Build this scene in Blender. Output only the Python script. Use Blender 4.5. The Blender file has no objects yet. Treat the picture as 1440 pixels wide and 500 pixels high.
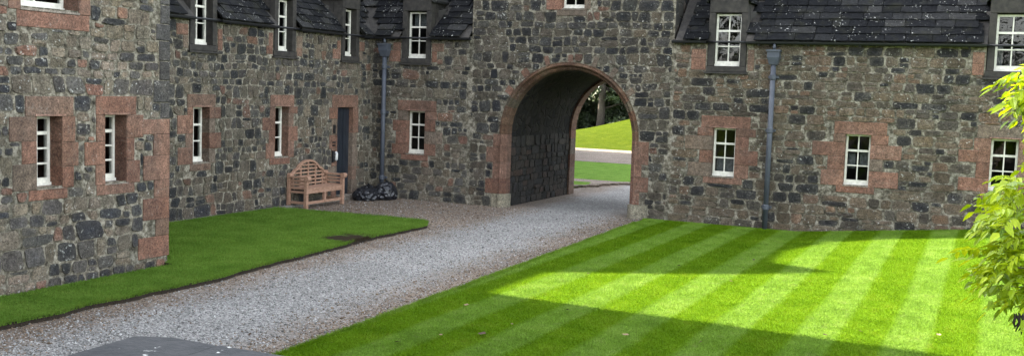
import bpy, math, random
import numpy as np
from mathutils import Vector, Matrix, noise
R = math.radians
scene = bpy.context.scene
COL = scene.collection
rnd = random.Random(7)

# ------------------------------------------------------------------ camera
FPX = 1475.0
YAW, PITCH, ROLL, CAMZ = R(24.7), R(4.8), R(2.0), 2.6
_fw = Vector((-math.sin(YAW)*math.cos(PITCH), math.cos(YAW)*math.cos(PITCH), -math.sin(PITCH)))
_rt = Vector((math.cos(YAW), math.sin(YAW), 0)); _up = _rt.cross(_fw)
RT = _rt*math.cos(ROLL) + _up*math.sin(ROLL)
UP = -_rt*math.sin(ROLL) + _up*math.cos(ROLL)
FW = _fw
CAM = Vector((0, 0, CAMZ))
cam_data = bpy.data.cameras.new('camera'); cam_data.sensor_width = 36.0
cam_data.lens = 36.0*FPX/1440.0; cam_data.clip_start = 0.1; cam_data.clip_end = 2000
cam = bpy.data.objects.new('camera', cam_data); COL.objects.link(cam)
cam.matrix_world = Matrix(((RT.x, UP.x, -FW.x, CAM.x), (RT.y, UP.y, -FW.y, CAM.y), (RT.z, UP.z, -FW.z, CAM.z), (0, 0, 0, 1)))
scene.camera = cam
def project(p):
    v = Vector(p) - CAM; z = v.dot(FW)
    if z < 0.2: return (-9999, -9999, z)
    return (720 + FPX*v.dot(RT)/z, 250 - FPX*v.dot(UP)/z, z)
def in_frame(p, m=25):
    x, y, z = project(p); return z > 0.2 and -m < x < 1440+m and -m < y < 500+m

# ------------------------------------------------------------------ world and sun
SUN_EL, SUN_PHI = R(32), R(2.5)          # the sun stands to the left, a little behind the gatehouse front
world = bpy.data.worlds.new('World'); scene.world = world; world.use_nodes = True
wn = world.node_tree.nodes; wl = world.node_tree.links
sky = wn.new('ShaderNodeTexSky'); sky.sky_type = 'NISHITA'; sky.sun_disc = False
sky.sun_elevation = SUN_EL; sky.sun_rotation = R(-87.5); sky.air_density = 1.0; sky.dust_density = 1.5; sky.ozone_density = 1.0
hs = wn.new('ShaderNodeHueSaturation'); hs.inputs['Saturation'].default_value = 0.30      # thin veil of high cloud: a pale sky
bg = wn['Background']; wl.new(sky.outputs[0], hs.inputs['Color']); wl.new(hs.outputs[0], bg.inputs[0]); bg.inputs[1].default_value = 0.15
sd = bpy.data.lights.new('sun', 'SUN'); sd.energy = 4.5; sd.angle = R(0.5); sd.color = (1.0, 0.91, 0.70)
sun = bpy.data.objects.new('sun', sd); COL.objects.link(sun)
sun_dir = Vector((-math.cos(SUN_PHI)*math.cos(SUN_EL), math.sin(SUN_PHI)*math.cos(SUN_EL), math.sin(SUN_EL)))
sun.rotation_euler = sun_dir.to_track_quat('Z', 'Y').to_euler(); sun.location = (-30, 5, 30)
vs = scene.view_settings; vs.view_transform = 'Standard'; vs.look = 'None'; vs.gamma = 1.0; vs.exposure = 3.15
vs.use_curve_mapping = False

# ------------------------------------------------------------------ materials
MATS = {}
class NT:
    def __init__(s, name):
        s.m = bpy.data.materials.new(name); s.m.use_nodes = True
        s.t = s.m.node_tree; s.n = s.t.nodes; s.b = s.n['Principled BSDF']; s.out = s.n['Material Output']
        MATS[name] = s.m
    def new(s, typ, **kw):
        n = s.n.new('ShaderNode'+typ)
        for k, v in kw.items():
            if k in ('ins',):
                for i, x in v.items(): s.put(n.inputs[i], x)
            else: setattr(n, k, v)
        return n
    def put(s, sock, x):
        if isinstance(x, bpy.types.NodeSocket): s.t.links.new(x, sock)
        elif isinstance(x, bpy.types.Node): s.t.links.new(x.outputs[0], sock)
        else: sock.default_value = x
    def pos(s):
        return s.new('NewGeometry').outputs['Position']
    def noise(s, scale, detail=4, rough=.55, vec=None, lac=2.0):
        n = s.new('TexNoise'); n.inputs['Scale'].default_value = scale; n.inputs['Detail'].default_value = detail
        n.inputs['Roughness'].default_value = rough
        s.put(n.inputs['Vector'], vec if vec is not None else s.pos()); return n.outputs[0]
    def vor(s, scale, vec=None, feat='F1', out='Distance'):
        n = s.new('TexVoronoi', feature=feat); n.inputs['Scale'].default_value = scale
        s.put(n.inputs['Vector'], vec if vec is not None else s.pos()); return n.outputs[out]
    def ramp(s, fac, stops):
        n = s.new('ValToRGB'); cr = n.color_ramp
        while len(cr.elements) < len(stops): cr.elements.new(.5)
        for e, (p, c) in zip(cr.elements, stops):
            e.position = p; e.color = c if len(c) == 4 else (*c, 1)
        s.put(n.inputs[0], fac); return n.outputs[0]
    def rng(s, fac, a, b, c=0., d=1., smooth=False):
        n = s.new('MapRange'); n.clamp = True
        if smooth: n.interpolation_type = 'SMOOTHSTEP'
        for i, x in enumerate((fac, a, b, c, d)): s.put(n.inputs[i], x)
        return n.outputs[0]
    def mix(s, fac, a, b, typ='MIX'):
        n = s.new('Mix', data_type='RGBA', blend_type=typ)
        s.put(n.inputs[0], fac); s.put(n.inputs[6], a if not isinstance(a, tuple) or len(a) == 4 else (*a, 1))
        s.put(n.inputs[7], b if not isinstance(b, tuple) or len(b) == 4 else (*b, 1)); return n.outputs[2]
    def math(s, op, a, b=0.0, c=0.0):
        n = s.new('Math', operation=op); s.put(n.inputs[0], a); s.put(n.inputs[1], b); s.put(n.inputs[2], c); return n.outputs[0]
    def attr(s, name, out='Color'):
        return s.new('Attribute', attribute_name=name).outputs[out]
    def xyz(s, vec=None):
        n = s.new('SeparateXYZ'); s.put(n.inputs[0], vec if vec is not None else s.pos()); return n.outputs
    def bump(s, h, dist, strength=1.0, prev=None):
        n = s.new('Bump'); n.inputs['Strength'].default_value = strength; n.inputs['Distance'].default_value = dist
        s.put(n.inputs['Height'], h)
        if prev is not None: s.put(n.inputs['Normal'], prev)
        return n.outputs[0]
    def fin(s, color=None, rough=.9, bump=None, spec=.3, metal=0.):
        b = s.b
        if color is not None: s.put(b.inputs['Base Color'], color if not isinstance(color, tuple) else (*color[:3], 1))
        s.put(b.inputs['Roughness'], rough); b.inputs['Specular IOR Level'].default_value = spec; b.inputs['Metallic'].default_value = metal
        if bump is not None: s.put(b.inputs['Normal'], bump)
        return s.m

def stone_material(name, bump_d=.012, lich=.5, smear=.55):
    m = NT(name)
    t = m.attr('tint')
    v1 = m.rng(m.noise(11, 5, .65), .3, .7, .62, 1.38)
    v2 = m.rng(m.noise(42, 5, .8), .34, .66, .32, 1.68)
    c = m.mix(1.0, t, v1, 'MULTIPLY'); c = m.mix(1.0, c, v2, 'MULTIPLY')
    # lime smeared over the faces in places, and crusts of pale lichen
    sm = m.math('MULTIPLY', m.rng(m.noise(3.1, 4, .6), .5, .72), m.rng(m.noise(27, 4, .75), .46, .60))
    c = m.mix(m.math('MULTIPLY', sm, smear), c, (.22, .205, .17))
    li = m.math('MULTIPLY', m.rng(m.noise(1.7, 3), .42, .60), m.rng(m.noise(19, 5, .65), .60, .66))
    c = m.mix(m.math('MULTIPLY', li, lich), c, (.60, .60, .55))
    mpg = m.new('Mapping'); mpg.inputs['Scale'].default_value = (1.6, 1.6, .28); m.put(mpg.inputs[0], m.pos())
    damp = m.rng(m.noise(1.0, 4, .6, mpg.outputs[0]), .46, .66)          # dark streaks of damp running down
    c = m.mix(m.math('MULTIPLY', damp, .6), c, m.mix(1., c, (.50, .53, .56), 'MULTIPLY'))
    c = m.mix(m.rng(m.noise(.8, 3), .5, .68, 0, .35), c, m.mix(1., c, (1.22, 1.04, .84), 'MULTIPLY'))
    h = m.math('ADD', m.noise(30, 5, .65), m.math('MULTIPLY', m.noise(110, 3, .6), .4))
    return m.fin(c, .92, m.bump(h, bump_d, .9), .2)
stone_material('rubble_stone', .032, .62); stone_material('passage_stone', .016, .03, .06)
stone_material('dressed_sandstone', .008, .15, .28)

m = NT('mortar')
c = m.ramp(m.noise(14, 6, .7), [(.32, (.028, .024, .018)), (.48, (.135, .120, .090)), (.68, (.38, .35, .285))])
c = m.mix(m.rng(m.noise(1.3, 3), .45, .65), c, m.mix(1., c, (.68, .70, .70), 'MULTIPLY'))
m.fin(c, .95, m.bump(m.noise(38, 5, .75), .03, 1.), .15)

m = NT('far_rubble')       # masses too far off or out of sight of the lens to build stone by stone
ce = m.vor(4.2, out='Color'); d = m.vor(4.2, feat='DISTANCE_TO_EDGE')
c = m.ramp(m.xyz(ce)[0], [(0, (.018, .018, .020)), (.5, (.040, .037, .031)), (1, (.058, .046, .037))])
c = m.mix(m.rng(d, .02, .06), (.07, .064, .054), c)
m.fin(c, .95, m.bump(m.rng(d, 0, .08), .03), .15)

m = NT('passage_shade_rubble')  # the gloom of the passage put into a darker rubble colour
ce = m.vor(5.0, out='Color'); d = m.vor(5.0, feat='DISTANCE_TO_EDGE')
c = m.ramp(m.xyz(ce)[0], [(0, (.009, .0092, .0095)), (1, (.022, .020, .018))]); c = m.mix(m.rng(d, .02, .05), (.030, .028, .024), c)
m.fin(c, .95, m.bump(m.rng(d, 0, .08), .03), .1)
m = NT('white_paint')
c = m.ramp(m.noise(18, 4, .6), [(.3, (.46, .45, .39)), (.6, (.62, .60, .53))]); m.fin(c, .45, None, .4)
m = NT('slate')
oi = m.new('ObjectInfo').outputs['Random']; tt = m.attr('tint', 'Fac')
c = m.ramp(m.math('FRACT', m.math('ADD', oi, tt)), [(0, (.0035, .0040, .0048)), (.5, (.0065, .0070, .0080)), (.8, (.011, .0115, .012)), (1, (.024, .024, .0235))])
c = m.mix(1., c, m.rng(m.noise(14, 5, .65), .3, .7, .55, 1.5), 'MULTIPLY')
c = m.mix(m.rng(m.noise(4, 4, .6), .52, .7, 0, .45), c, (.022, .022, .014))
li = m.math('MULTIPLY', m.rng(m.noise(3.3, 2), .47, .6), m.rng(m.noise(26, 3, .5), .655, .685))
c = m.mix(li, c, (.40, .40, .37))
m.fin(c, .8, m.bump(m.noise(24, 5, .6), .014), .06)
m = NT('cast_iron'); m.fin((.010, .0105, .012), .55, m.bump(m.noise(60, 3), .003), .4)
m = NT('grey_pipe_paint')
c = m.ramp(m.noise(7, 5, .65), [(.3, (.036, .042, .054)), (.7, (.060, .068, .084))]); m.fin(c, .55, None, .35)
m = NT('lead'); c = m.ramp(m.noise(9, 4, .6), [(.3, (.16, .17, .18)), (.7, (.42, .42, .41))]); m.fin(c, .6)
m = NT('dark_weathered')
c = m.ramp(m.noise(10, 5, .65), [(.3, (.014, .0135, .013)), (.7, (.045, .040, .034))]); m.fin(c, .85, m.bump(m.noise(40, 4), .006))
m = NT('door_paint'); c = m.ramp(m.noise(4, 3), [(.3, (.010, .013, .018)), (.7, (.022, .027, .034))]); m.fin(c, .3, None, .5)
m = NT('room_dark'); m.fin((.035, .033, .030), .9)
m = NT('curtain_cloth'); c = m.ramp(m.noise(20, 3), [(.3, (.12, .12, .12)), (.7, (.28, .28, .28))]); m.fin(c, .9)
m = NT('glass')
gl = m.new('BsdfGlossy'); gl.inputs['Roughness'].default_value = .02
tr = m.new('BsdfTransparent'); tr.inputs[0].default_value = (.72, .76, .76, 1)
fr = m.new('Fresnel'); fr.inputs['IOR'].default_value = 1.55
wob = m.bump(m.noise(5, 2), .004, .6); m.put(gl.inputs['Normal'], wob)
ms = m.new('MixShader'); m.put(ms.inputs[0], m.math('MULTIPLY_ADD', fr.outputs[0], 1.0, .0)); m.put(ms.inputs[1], tr); m.put(ms.inputs[2], gl); m.put(m.out.inputs[0], ms)
m = NT('weathered_teak')
tex = m.new('TexCoord').outputs['Object']; mp = m.new('Mapping'); mp.inputs['Scale'].default_value = (9, 2, 9); m.put(mp.inputs[0], tex)
c = m.ramp(m.noise(6, 4, .6, mp.outputs[0]), [(.25, (.17, .095, .060)), (.55, (.29, .175, .12)), (.8, (.40, .27, .20))]); m.fin(c, .7, m.bump(m.noise(30, 3), .003))
m = NT('black_plastic'); m.fin((.008, .009, .012), .28, m.bump(m.noise(22, 3, .6), .012), .55)
m = NT('black_metal'); m.fin((.012, .012, .013), .4, None, .4)
m = NT('pale_plastic'); m.fin((.5, .5, .48), .4, None, .4)
m = NT('soil'); c = m.ramp(m.noise(30, 5, .7), [(.3, (.010, .007, .004)), (.7, (.032, .023, .014))]); m.fin(c, .95, m.bump(m.noise(50, 4), .03))

def grass_mat(name, stripes=False, bald=False, base=((.072, .145, .007), (.100, .192, .010), (.138, .230, .018))):
    m = NT(name); P = m.pos()
    c = m.ramp(m.noise(2.2, 5, .6), [(.28, base[0]), (.5, base[1]), (.75, base[2])])
    c = m.mix(1., c, m.rng(m.noise(38, 4, .7), .3, .7, .55, 1.5), 'MULTIPLY')
    c = m.mix(m.rng(m.noise(7, 4, .7), .56, .72, 0, .35), c, (.19, .21, .04))
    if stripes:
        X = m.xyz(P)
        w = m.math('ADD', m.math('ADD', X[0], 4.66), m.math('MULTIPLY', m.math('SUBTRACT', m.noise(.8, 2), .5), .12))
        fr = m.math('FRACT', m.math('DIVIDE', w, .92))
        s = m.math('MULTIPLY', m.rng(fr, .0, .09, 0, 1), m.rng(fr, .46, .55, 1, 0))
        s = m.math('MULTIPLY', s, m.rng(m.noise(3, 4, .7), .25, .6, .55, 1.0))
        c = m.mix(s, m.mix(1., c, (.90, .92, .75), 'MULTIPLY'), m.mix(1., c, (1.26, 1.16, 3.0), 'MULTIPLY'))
    if bald:
        dv = m.new('VectorMath', operation='DISTANCE'); m.put(dv.inputs[0], P); dv.inputs[1].default_value = (-9.55, 14.55, .05)
        d = m.math('ADD', dv.outputs['Value'], m.math('MULTIPLY', m.math('SUBTRACT', m.noise(5, 3), .5), .8))
        c = m.mix(m.rng(d, .3, .5, 1, 0), c, (.045, .036, .024))
    h = m.noise(60, 4, .75)
    b = m.b; m.fin(c, .9, m.bump(h, .03), .02)
    tl = m.new('BsdfTranslucent'); m.put(tl.inputs[0], m.mix(1., c, (1.35, 1.25, .6), 'MULTIPLY'))
    ms = m.new('MixShader'); ms.inputs[0].default_value = .28; m.put(ms.inputs[1], b); m.put(ms.inputs[2], tl); m.put(m.out.inputs[0], ms)
    return m.m
grass_mat('lawn_striped', True); grass_mat('lawn_plain', False, True, ((.080, .158, .022), (.112, .205, .032), (.150, .245, .045)))
grass_mat('meadow', False, False, ((.034, .052, .002), (.046, .068, .003), (.066, .084, .006)))

m = NT('gravel')
X = m.xyz(); cc = m.math('MULTIPLY_ADD', X[1], -.052, -7.1)
off = m.math('ABSOLUTE', m.math('SUBTRACT', X[0], cc))
off = m.math('ADD', off, m.math('MULTIPLY', m.math('SUBTRACT', m.noise(1.1, 4, .6), .5), 1.1))
br = m.rng(off, .6, 1.25)
cell = m.xyz(m.vor(46, out='Color'))
g = m.ramp(cell[0], [(0, (.09, .088, .083)), (.5, (.20, .194, .184)), (1, (.34, .33, .312))])
bw = m.ramp(cell[1], [(0, (.055, .038, .026)), (.5, (.135, .10, .073)), (1, (.24, .19, .145))])
c = m.mix(br, g, m.mix(.85, g, bw))
c = m.mix(1., c, m.rng(m.noise(.7, 3), .3, .7, .82, 1.15), 'MULTIPLY')
m.fin(c, .95, m.bump(m.math('SUBTRACT', 1., m.vor(46)), .02), .2)
m = NT('pebble'); c = m.attr('tint'); c = m.mix(1., c, m.rng(m.noise(50, 3), .3, .7, .75, 1.2), 'MULTIPLY'); m.fin(c, .9, None, .2)
m = NT('coping_slate')
c = m.ramp(m.noise(6, 5, .6), [(.3, (.020, .022, .024)), (.7, (.045, .046, .047))])
li = m.math('MULTIPLY', m.rng(m.noise(3.1, 2), .56, .64), m.rng(m.noise(15, 3, .5), .60, .63)); c = m.mix(li, c, (.62, .62, .58))
m.fin(c, .75, m.bump(m.noise(22, 5, .6), .012), .3)
m = NT('leaf_green')
oi = m.new('ObjectInfo').outputs['Random']
c = m.ramp(m.math('FRACT', m.math('ADD', oi, m.attr('tint', 'Fac'))), [(0, (.11, .18, .005)), (.5, (.22, .31, .007)), (1, (.32, .40, .018))])
m.fin(c, .35, None, .25)
tl = m.new('BsdfTranslucent'); m.put(tl.inputs[0], m.mix(1., c, (1.6, 1.45, .35), 'MULTIPLY'))
ms = m.new('MixShader'); ms.inputs[0].default_value = .36; m.put(ms.inputs[1], m.b); m.put(ms.inputs[2], tl); m.put(m.out.inputs[0], ms)
m = NT('dark_foliage')
c = m.mix(1., m.attr('tint'), m.rng(m.noise(8, 3), .3, .7, .7, 1.3), 'MULTIPLY'); m.fin(c, .6, None, .3)
m = NT('bark'); c = m.ramp(m.noise(12, 5, .7), [(.3, (.035, .028, .022)), (.7, (.11, .095, .08))]); m.fin(c, .95, m.bump(m.noise(25, 4), .02))
m = NT('seed_pod'); m.fin((.018, .014, .010), .6)
m = NT('dead_leaf'); oi = m.new('ObjectInfo').outputs['Random']
c = m.ramp(oi, [(0, (.035, .018, .008)), (.6, (.10, .060, .024)), (1, (.19, .145, .07))]); m.fin(c, .8)

# ------------------------------------------------------------------ builders
def tag(o, label=None, cat=None, group=None, kind=None):
    if label: o['label'] = label
    if cat: o['category'] = cat
    if group: o['group'] = group
    if kind: o['kind'] = kind
    return o
def empty(name, loc=(0, 0, 0), parent=None):
    o = bpy.data.objects.new(name, None); COL.objects.link(o); o.empty_display_size = .2
    if parent: o.parent = parent
    o.location = loc; return o
def mk(name, verts, faces, mat, parent=None, tint=None, smooth=False, loc=(0, 0, 0)):
    me = bpy.data.meshes.new(name); me.from_pydata([tuple(v) for v in verts], [], faces)
    if tint is not None:
        a = me.attributes.new('tint', 'FLOAT_COLOR', 'POINT'); n = len(verts)
        arr = np.ones((n, 4), np.float32); arr[:, :3] = np.asarray(tint, np.float32); a.data.foreach_set('color', arr.ravel())
    if smooth: me.polygons.foreach_set('use_smooth', [True]*len(me.polygons))
    if mat: me.materials.append(MATS[mat])
    o = bpy.data.objects.new(name, me); COL.objects.link(o)
    if parent: o.parent = parent
    o.location = loc; return o
def inst(name, me, parent, loc, rot=None):
    o = bpy.data.objects.new(name, me); COL.objects.link(o)
    if parent: o.parent = parent
    o.location = loc
    if rot is not None: o.rotation_euler = rot
    return o
def big_mesh(name, V, F, mat, parent=None, tint=None):
    me = bpy.data.meshes.new(name); nv, nf, k = len(V), len(F), F.shape[1]
    me.vertices.add(nv); me.vertices.foreach_set('co', V.astype(np.float32).ravel())
    me.loops.add(nf*k); me.loops.foreach_set('vertex_index', F.astype(np.int32).ravel())
    me.polygons.add(nf); me.polygons.foreach_set('loop_start', np.arange(0, nf*k, k, dtype=np.int32))
    me.update(calc_edges=True)
    if tint is not None:
        a = me.attributes.new('tint', 'FLOAT_COLOR', 'POINT'); arr = np.ones((nv, 4), np.float32); arr[:, :3] = tint; a.data.foreach_set('color', arr.ravel())
    me.materials.append(MATS[mat]); o = bpy.data.objects.new(name, me); COL.objects.link(o)
    if parent: o.parent = parent
    return o
class MB:
    """collects shapes for one mesh"""
    def __init__(s): s.v = []; s.f = []
    def add(s, v, f):
        n = len(s.v); s.v += [tuple(x) for x in v]; s.f += [tuple(i+n for i in q) for q in f]; return s
    def box(s, a, b):
        x0, y0, z0 = (min(a[i], b[i]) for i in range(3)); x1, y1, z1 = (max(a[i], b[i]) for i in range(3))
        return s.add([(x0,y0,z0),(x1,y0,z0),(x1,y1,z0),(x0,y1,z0),(x0,y0,z1),(x1,y0,z1),(x1,y1,z1),(x0,y1,z1)],
                     [(0,3,2,1),(4,5,6,7),(0,1,5,4),(1,2,6,5),(2,3,7,6),(3,0,4,7)])
    def tube(s, pts, rads, n=8, cap=True):
        pts = [Vector(p) for p in pts]
        if not hasattr(rads, '__len__'): rads = [rads]*len(pts)
        base = len(s.v); pu = None
        for i, p in enumerate(pts):
            t = (pts[min(i+1, len(pts)-1)] - pts[max(i-1, 0)]).normalized()
            u = t.cross(Vector((0, 0, 1)) if abs(t.z) < .9 else Vector((1, 0, 0))).normalized()
            if pu is not None:
                u2 = pu - t*pu.dot(t)
                if u2.length > .1: u = u2.normalized()
            pu = u; w = t.cross(u)
            for k in range(n):
                a = 2*math.pi*k/n; s.v.append(tuple(p + (u*math.cos(a)+w*math.sin(a))*rads[i]))
        for i in range(len(pts)-1):
            for k in range(n):
                a = base+i*n+k; b = base+i*n+(k+1) % n; s.f.append((a, b, b+n, a+n))
        if cap:
            s.f.append(tuple(base+k for k in range(n))[::-1]); s.f.append(tuple(base+(len(pts)-1)*n+k for k in range(n)))
        return s
    def bar(s, a, b, w, h, up=(0, 0, 1)):
        a, b = Vector(a), Vector(b); t = (b-a).normalized(); u = t.cross(Vector(up)).normalized(); q = u.cross(t)
        v = []
        for p in (a, b):
            for su, sq in ((-1,-1),(1,-1),(1,1),(-1,1)): v.append(p+u*su*w/2+q*sq*h/2)
        return s.add(v, [(0,1,2,3),(7,6,5,4),(0,4,5,1),(1,5,6,2),(2,6,7,3),(3,7,4,0)])
    def build(s, name, mat, parent=None, smooth=False, tint=None, loc=(0, 0, 0)):
        return mk(name, s.v, s.f, mat, parent, tint, smooth, loc)

class Plane:
    def __init__(s, O, U): s.O = Vector(O); s.U = Vector(U); s.N = s.U.cross(Vector((0, 0, 1)))
    def P(s, u, v, d=0.): return s.O + s.U*u + Vector((0, 0, v)) + s.N*d
    def box(s, mb, u0, u1, v0, v1, d0, d1):
        c = [s.P(u, v, d) for d in (d0, d1) for (u, v) in ((u0,v0),(u1,v0),(u1,v1),(u0,v1))]
        return mb.add(c, [(0,3,2,1),(4,5,6,7),(0,1,5,4),(1,2,6,5),(2,3,7,6),(3,0,4,7)])
FAC = Plane((0, 20.9, 0), (1, 0, 0))          # front of gatehouse and right range
LEFT = Plane((-13.33, 0, 0), (0, 1, 0))       # long left range
WING = Plane((-10.3, 0, 0), (0, 1, 0))        # near wing
PASS = Plane((-9.82, 0, 0), (0, 1, 0))        # left side of the passage

MORT = (.160, .144, .110)
PAL = {
 'wing':  [((.024,.027,.033), 4.4), ((.062,.062,.062), 3.2), ((.145,.126,.098), 4.6), ((.165,.092,.068), .9), ((.108,.095,.073), 2.4)],
 'left':  [((.016,.019,.023), 3.0), ((.050,.050,.048), 3.0), ((.096,.086,.067), 4.8), ((.115,.070,.052), .5)],
 'gate':  [((.012,.014,.018), 3.2), ((.033,.034,.034), 4), ((.062,.056,.045), 3.4), ((.08,.050,.038), .4)],
 'right': [((.013,.0145,.018), 2.8), ((.042,.038,.032), 2.8), ((.084,.069,.050), 5.2), ((.105,.072,.050), 1.4)],
 'pass':  [((.013,.0135,.014), 4), ((.024,.022,.019), 3), ((.032,.023,.018), 1.2)],  # stones darkened in colour to carry the shade of the passage
}
MORT_K = {'gate': .62, 'right': .85, 'left': .95}
def pal_pick(name, r):
    p = PAL[name]; t = r.random()*sum(w for _, w in p)
    for c, w in p:
        t -= w
        if t <= 0: break
    k = r.uniform(.8, 1.22); return np.array(c)*k*np.array((1.04*r.uniform(.96, 1.05), .975, .93*r.uniform(.95, 1.05)))

def clip(poly, nx, ny, c):           # keep nx*x+ny*y <= c
    out = []; n = len(poly)
    for i in range(n):
        a = poly[i]; b = poly[(i+1) % n]; da = nx*a[0]+ny*a[1]-c; db = nx*b[0]+ny*b[1]-c
        if da <= 0: out.append(a)
        if (da < 0 < db) or (db < 0 < da):
            t = da/(da-db); out.append((a[0]+(b[0]-a[0])*t, a[1]+(b[1]-a[1])*t))
    return out

def rubble(pl, parent, u0, u1, v0, v1, holes, cw, ch, pal, seed, arch=None, jit=.42, drop=.16, gap=.010, limit=300, out=(.003, .020), mort=None):
    """fit uneven stones to a wall face around the openings; the largest in view become parts, the rest one joined part"""
    smat = 'passage_stone' if pal == 'pass' else 'rubble_stone'; r = random.Random(seed); cells = []; MORTAR = np.array(mort if mort else MORT)*MORT_K.get(pal, 1.0)
    def wave(k, u): return ch*jit*.55*noise.noise(Vector((u/cw*.55, k*7.3, seed)))
    def inhole(p, m=0.0):
        for (a, b, c, d) in holes:
            if a-m < p[0] < b+m and c-m < p[1] < d+m: return True
        if arch:
            ac, az, ar = arch
            if p[1] > az and (p[0]-ac)**2+(p[1]-az)**2 < (ar+m)**2: return True
        return False
    v = v0; row = 0
    while v < v1:
        h = ch*r.uniform(.62, 1.45); u = u0 - r.random()*cw; sl0 = r.uniform(-1, 1)*jit*.22*h
        while u < u1:
            w = cw*r.uniform(.42, 1.0)*(1.75 if r.random() < drop else 1.15)*(.8+.3*h/ch); sl1 = r.uniform(-1, 1)*jit*.30*h
            A = lambda x: v+wave(row, x); Bt = lambda x: v+h+wave(row+1, x)
            def cell(ua, ub, sa, sb, lo, hi):
                j = lambda: r.uniform(-1, 1)*jit*.10*h
                q = [(ua-sa+j(), lo(ua)+j()), ((ua+ub)/2+j(), lo((ua+ub)/2)-abs(j())), (ub-sb+j(), lo(ub)+j()), (ub+sb+j(), hi(ub)+j()), ((ua+ub)/2+j(), hi((ua+ub)/2)+abs(j())), (ua+sa+j(), hi(ua)+j())]
                cells.append(q)
            t = r.random()
            if h > ch*.95 and t < .22:
                f = r.uniform(.35, .65); M_ = lambda x, f=f: v+h*f+wave(row+.5, x)*.6; cell(u, u+w, sl0, 0, A, M_); cell(u, u+w, 0, sl1, M_, Bt)
            elif h > ch*1.05 and t < .34 and w > cw*.8:
                f = r.uniform(.35, .65); M_ = lambda x, f=f: v+h*f; g_ = u+w*r.uniform(.35, .65); cell(u, u+w, sl0, sl1, A, M_); cell(u, g_, 0, 0, M_, Bt); cell(g_, u+w, 0, 0, M_, Bt)
            else: cell(u, u+w, sl0, sl1, A, Bt)
            sl0 = sl1; u += w
        v += h; row += 1
    stones = []
    for poly in cells:
        s = (sum(p[0] for p in poly)/len(poly), sum(p[1] for p in poly)/len(poly))
        if inhole(s, -.01) or not (u0 < s[0] < u1 and v0 < s[1] < v1): continue
        for (nx, ny, c) in ((1, 0, u1), (-1, 0, -u0), (0, 1, v1), (0, -1, -v0)):
            if len(poly) >= 3: poly = clip(poly, nx, ny, c)
        for (a, b, c, d) in holes:
            if len(poly) < 3: break
            us = [p[0] for p in poly]; vs_ = [p[1] for p in poly]
            if max(us) <= a or min(us) >= b or max(vs_) <= c or min(vs_) >= d: continue
            opt = [(a-s[0], (1, 0, a)), (s[0]-b, (-1, 0, -b)), (c-s[1], (0, 1, c)), (s[1]-d, (0, -1, -d))]
            best = max(opt, key=lambda o: o[0]); poly = clip(poly, *best[1])
        if arch and len(poly) >= 3 and s[1] > arch[1]-.1:
            dx, dy = s[0]-arch[0], s[1]-arch[1]; L = math.hypot(dx, dy)
            if L > 0: poly = clip(poly, -dx/L, -dy/L, -(arch[2] + (dx*arch[0]+dy*arch[1])/L))
        if len(poly) < 3: continue
        ar = .5*sum(poly[k][0]*poly[(k+1) % len(poly)][1]-poly[(k+1) % len(poly)][0]*poly[k][1] for k in range(len(poly)))
        if ar < .003: continue
        cx = sum(p[0] for p in poly)/len(poly); cy = sum(p[1] for p in poly)/len(poly)
        pts = []; n = len(poly)
        for k in range(n):          # cut the corners
            a = poly[k]; b = poly[(k+1) % n]; e = math.hypot(b[0]-a[0], b[1]-a[1])
            if e < .06: pts.append(((a[0]+b[0])/2, (a[1]+b[1])/2)); continue
            t = r.uniform(.10, .3); t2 = r.uniform(.10, .3)
            pts.append((a[0]+(b[0]-a[0])*t, a[1]+(b[1]-a[1])*t)); pts.append((a[0]+(b[0]-a[0])*(1-t2), a[1]+(b[1]-a[1])*(1-t2)))
        size = math.sqrt(ar); k0 = 1-gap*r.uniform(.7, 1.7)/size*1.6; k1 = k0*(1-r.uniform(.06, .13)*.2/size)
        if k0 < .4: continue
        k1 = max(k1, k0*.72)
        hgt = r.uniform(*out); tu, tv = r.gauss(0, .05), r.gauss(0, .05)
        V = []; m_ = len(pts); T = []
        col = pal_pick(pal, r); kk = r.uniform(.5, 1.3)
        for (x, y) in pts: V.append((cx+(x-cx)*k0, cy+(y-cy)*k0, -.02)); T.append(MORTAR*.9)
        for (x, y) in pts:
            jx, jy = r.uniform(-.004, .004), r.uniform(-.004, .004)
            X, Y = cx+(x-cx)*k1+jx, cy+(y-cy)*k1+jy
            V.append((X, Y, max(.002, hgt+tu*(X-cx)+tv*(Y-cy)+r.uniform(-.003, .003)))); T.append(col*.78+MORTAR*.22*kk)
        V.append((cx, cy, hgt+r.uniform(-.002, .008))); T.append(col)
        F = [(k, (k+1) % m_, m_+(k+1) % m_, m_+k) for k in range(m_)] + [(m_+k, m_+(k+1) % m_, 2*m_) for k in range(m_)]
        c3 = pl.P(cx, cy, 0); W = [pl.P(*q)-c3 for q in V]
        pr = project(c3); score = ar/(pr[2]**2) * abs((c3-CAM).normalized().dot(pl.N)) if in_frame(c3, 10) else -1
        stones.append((score, c3, W, F, T))
    stones.sort(key=lambda q: -q[0])
    rest = MB(); restT = []
    for k, (sc, c3, W, F, T) in enumerate(stones):
        if k < limit and sc > 0: mk('stone', W, F, smat, parent, T, False, c3)
        else: rest.add([w+c3 for w in W], F); restT += T
    if rest.v: tag(rest.build('stone_facing', smat, parent, False, restT), kind='stuff')
    return len(stones)

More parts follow.
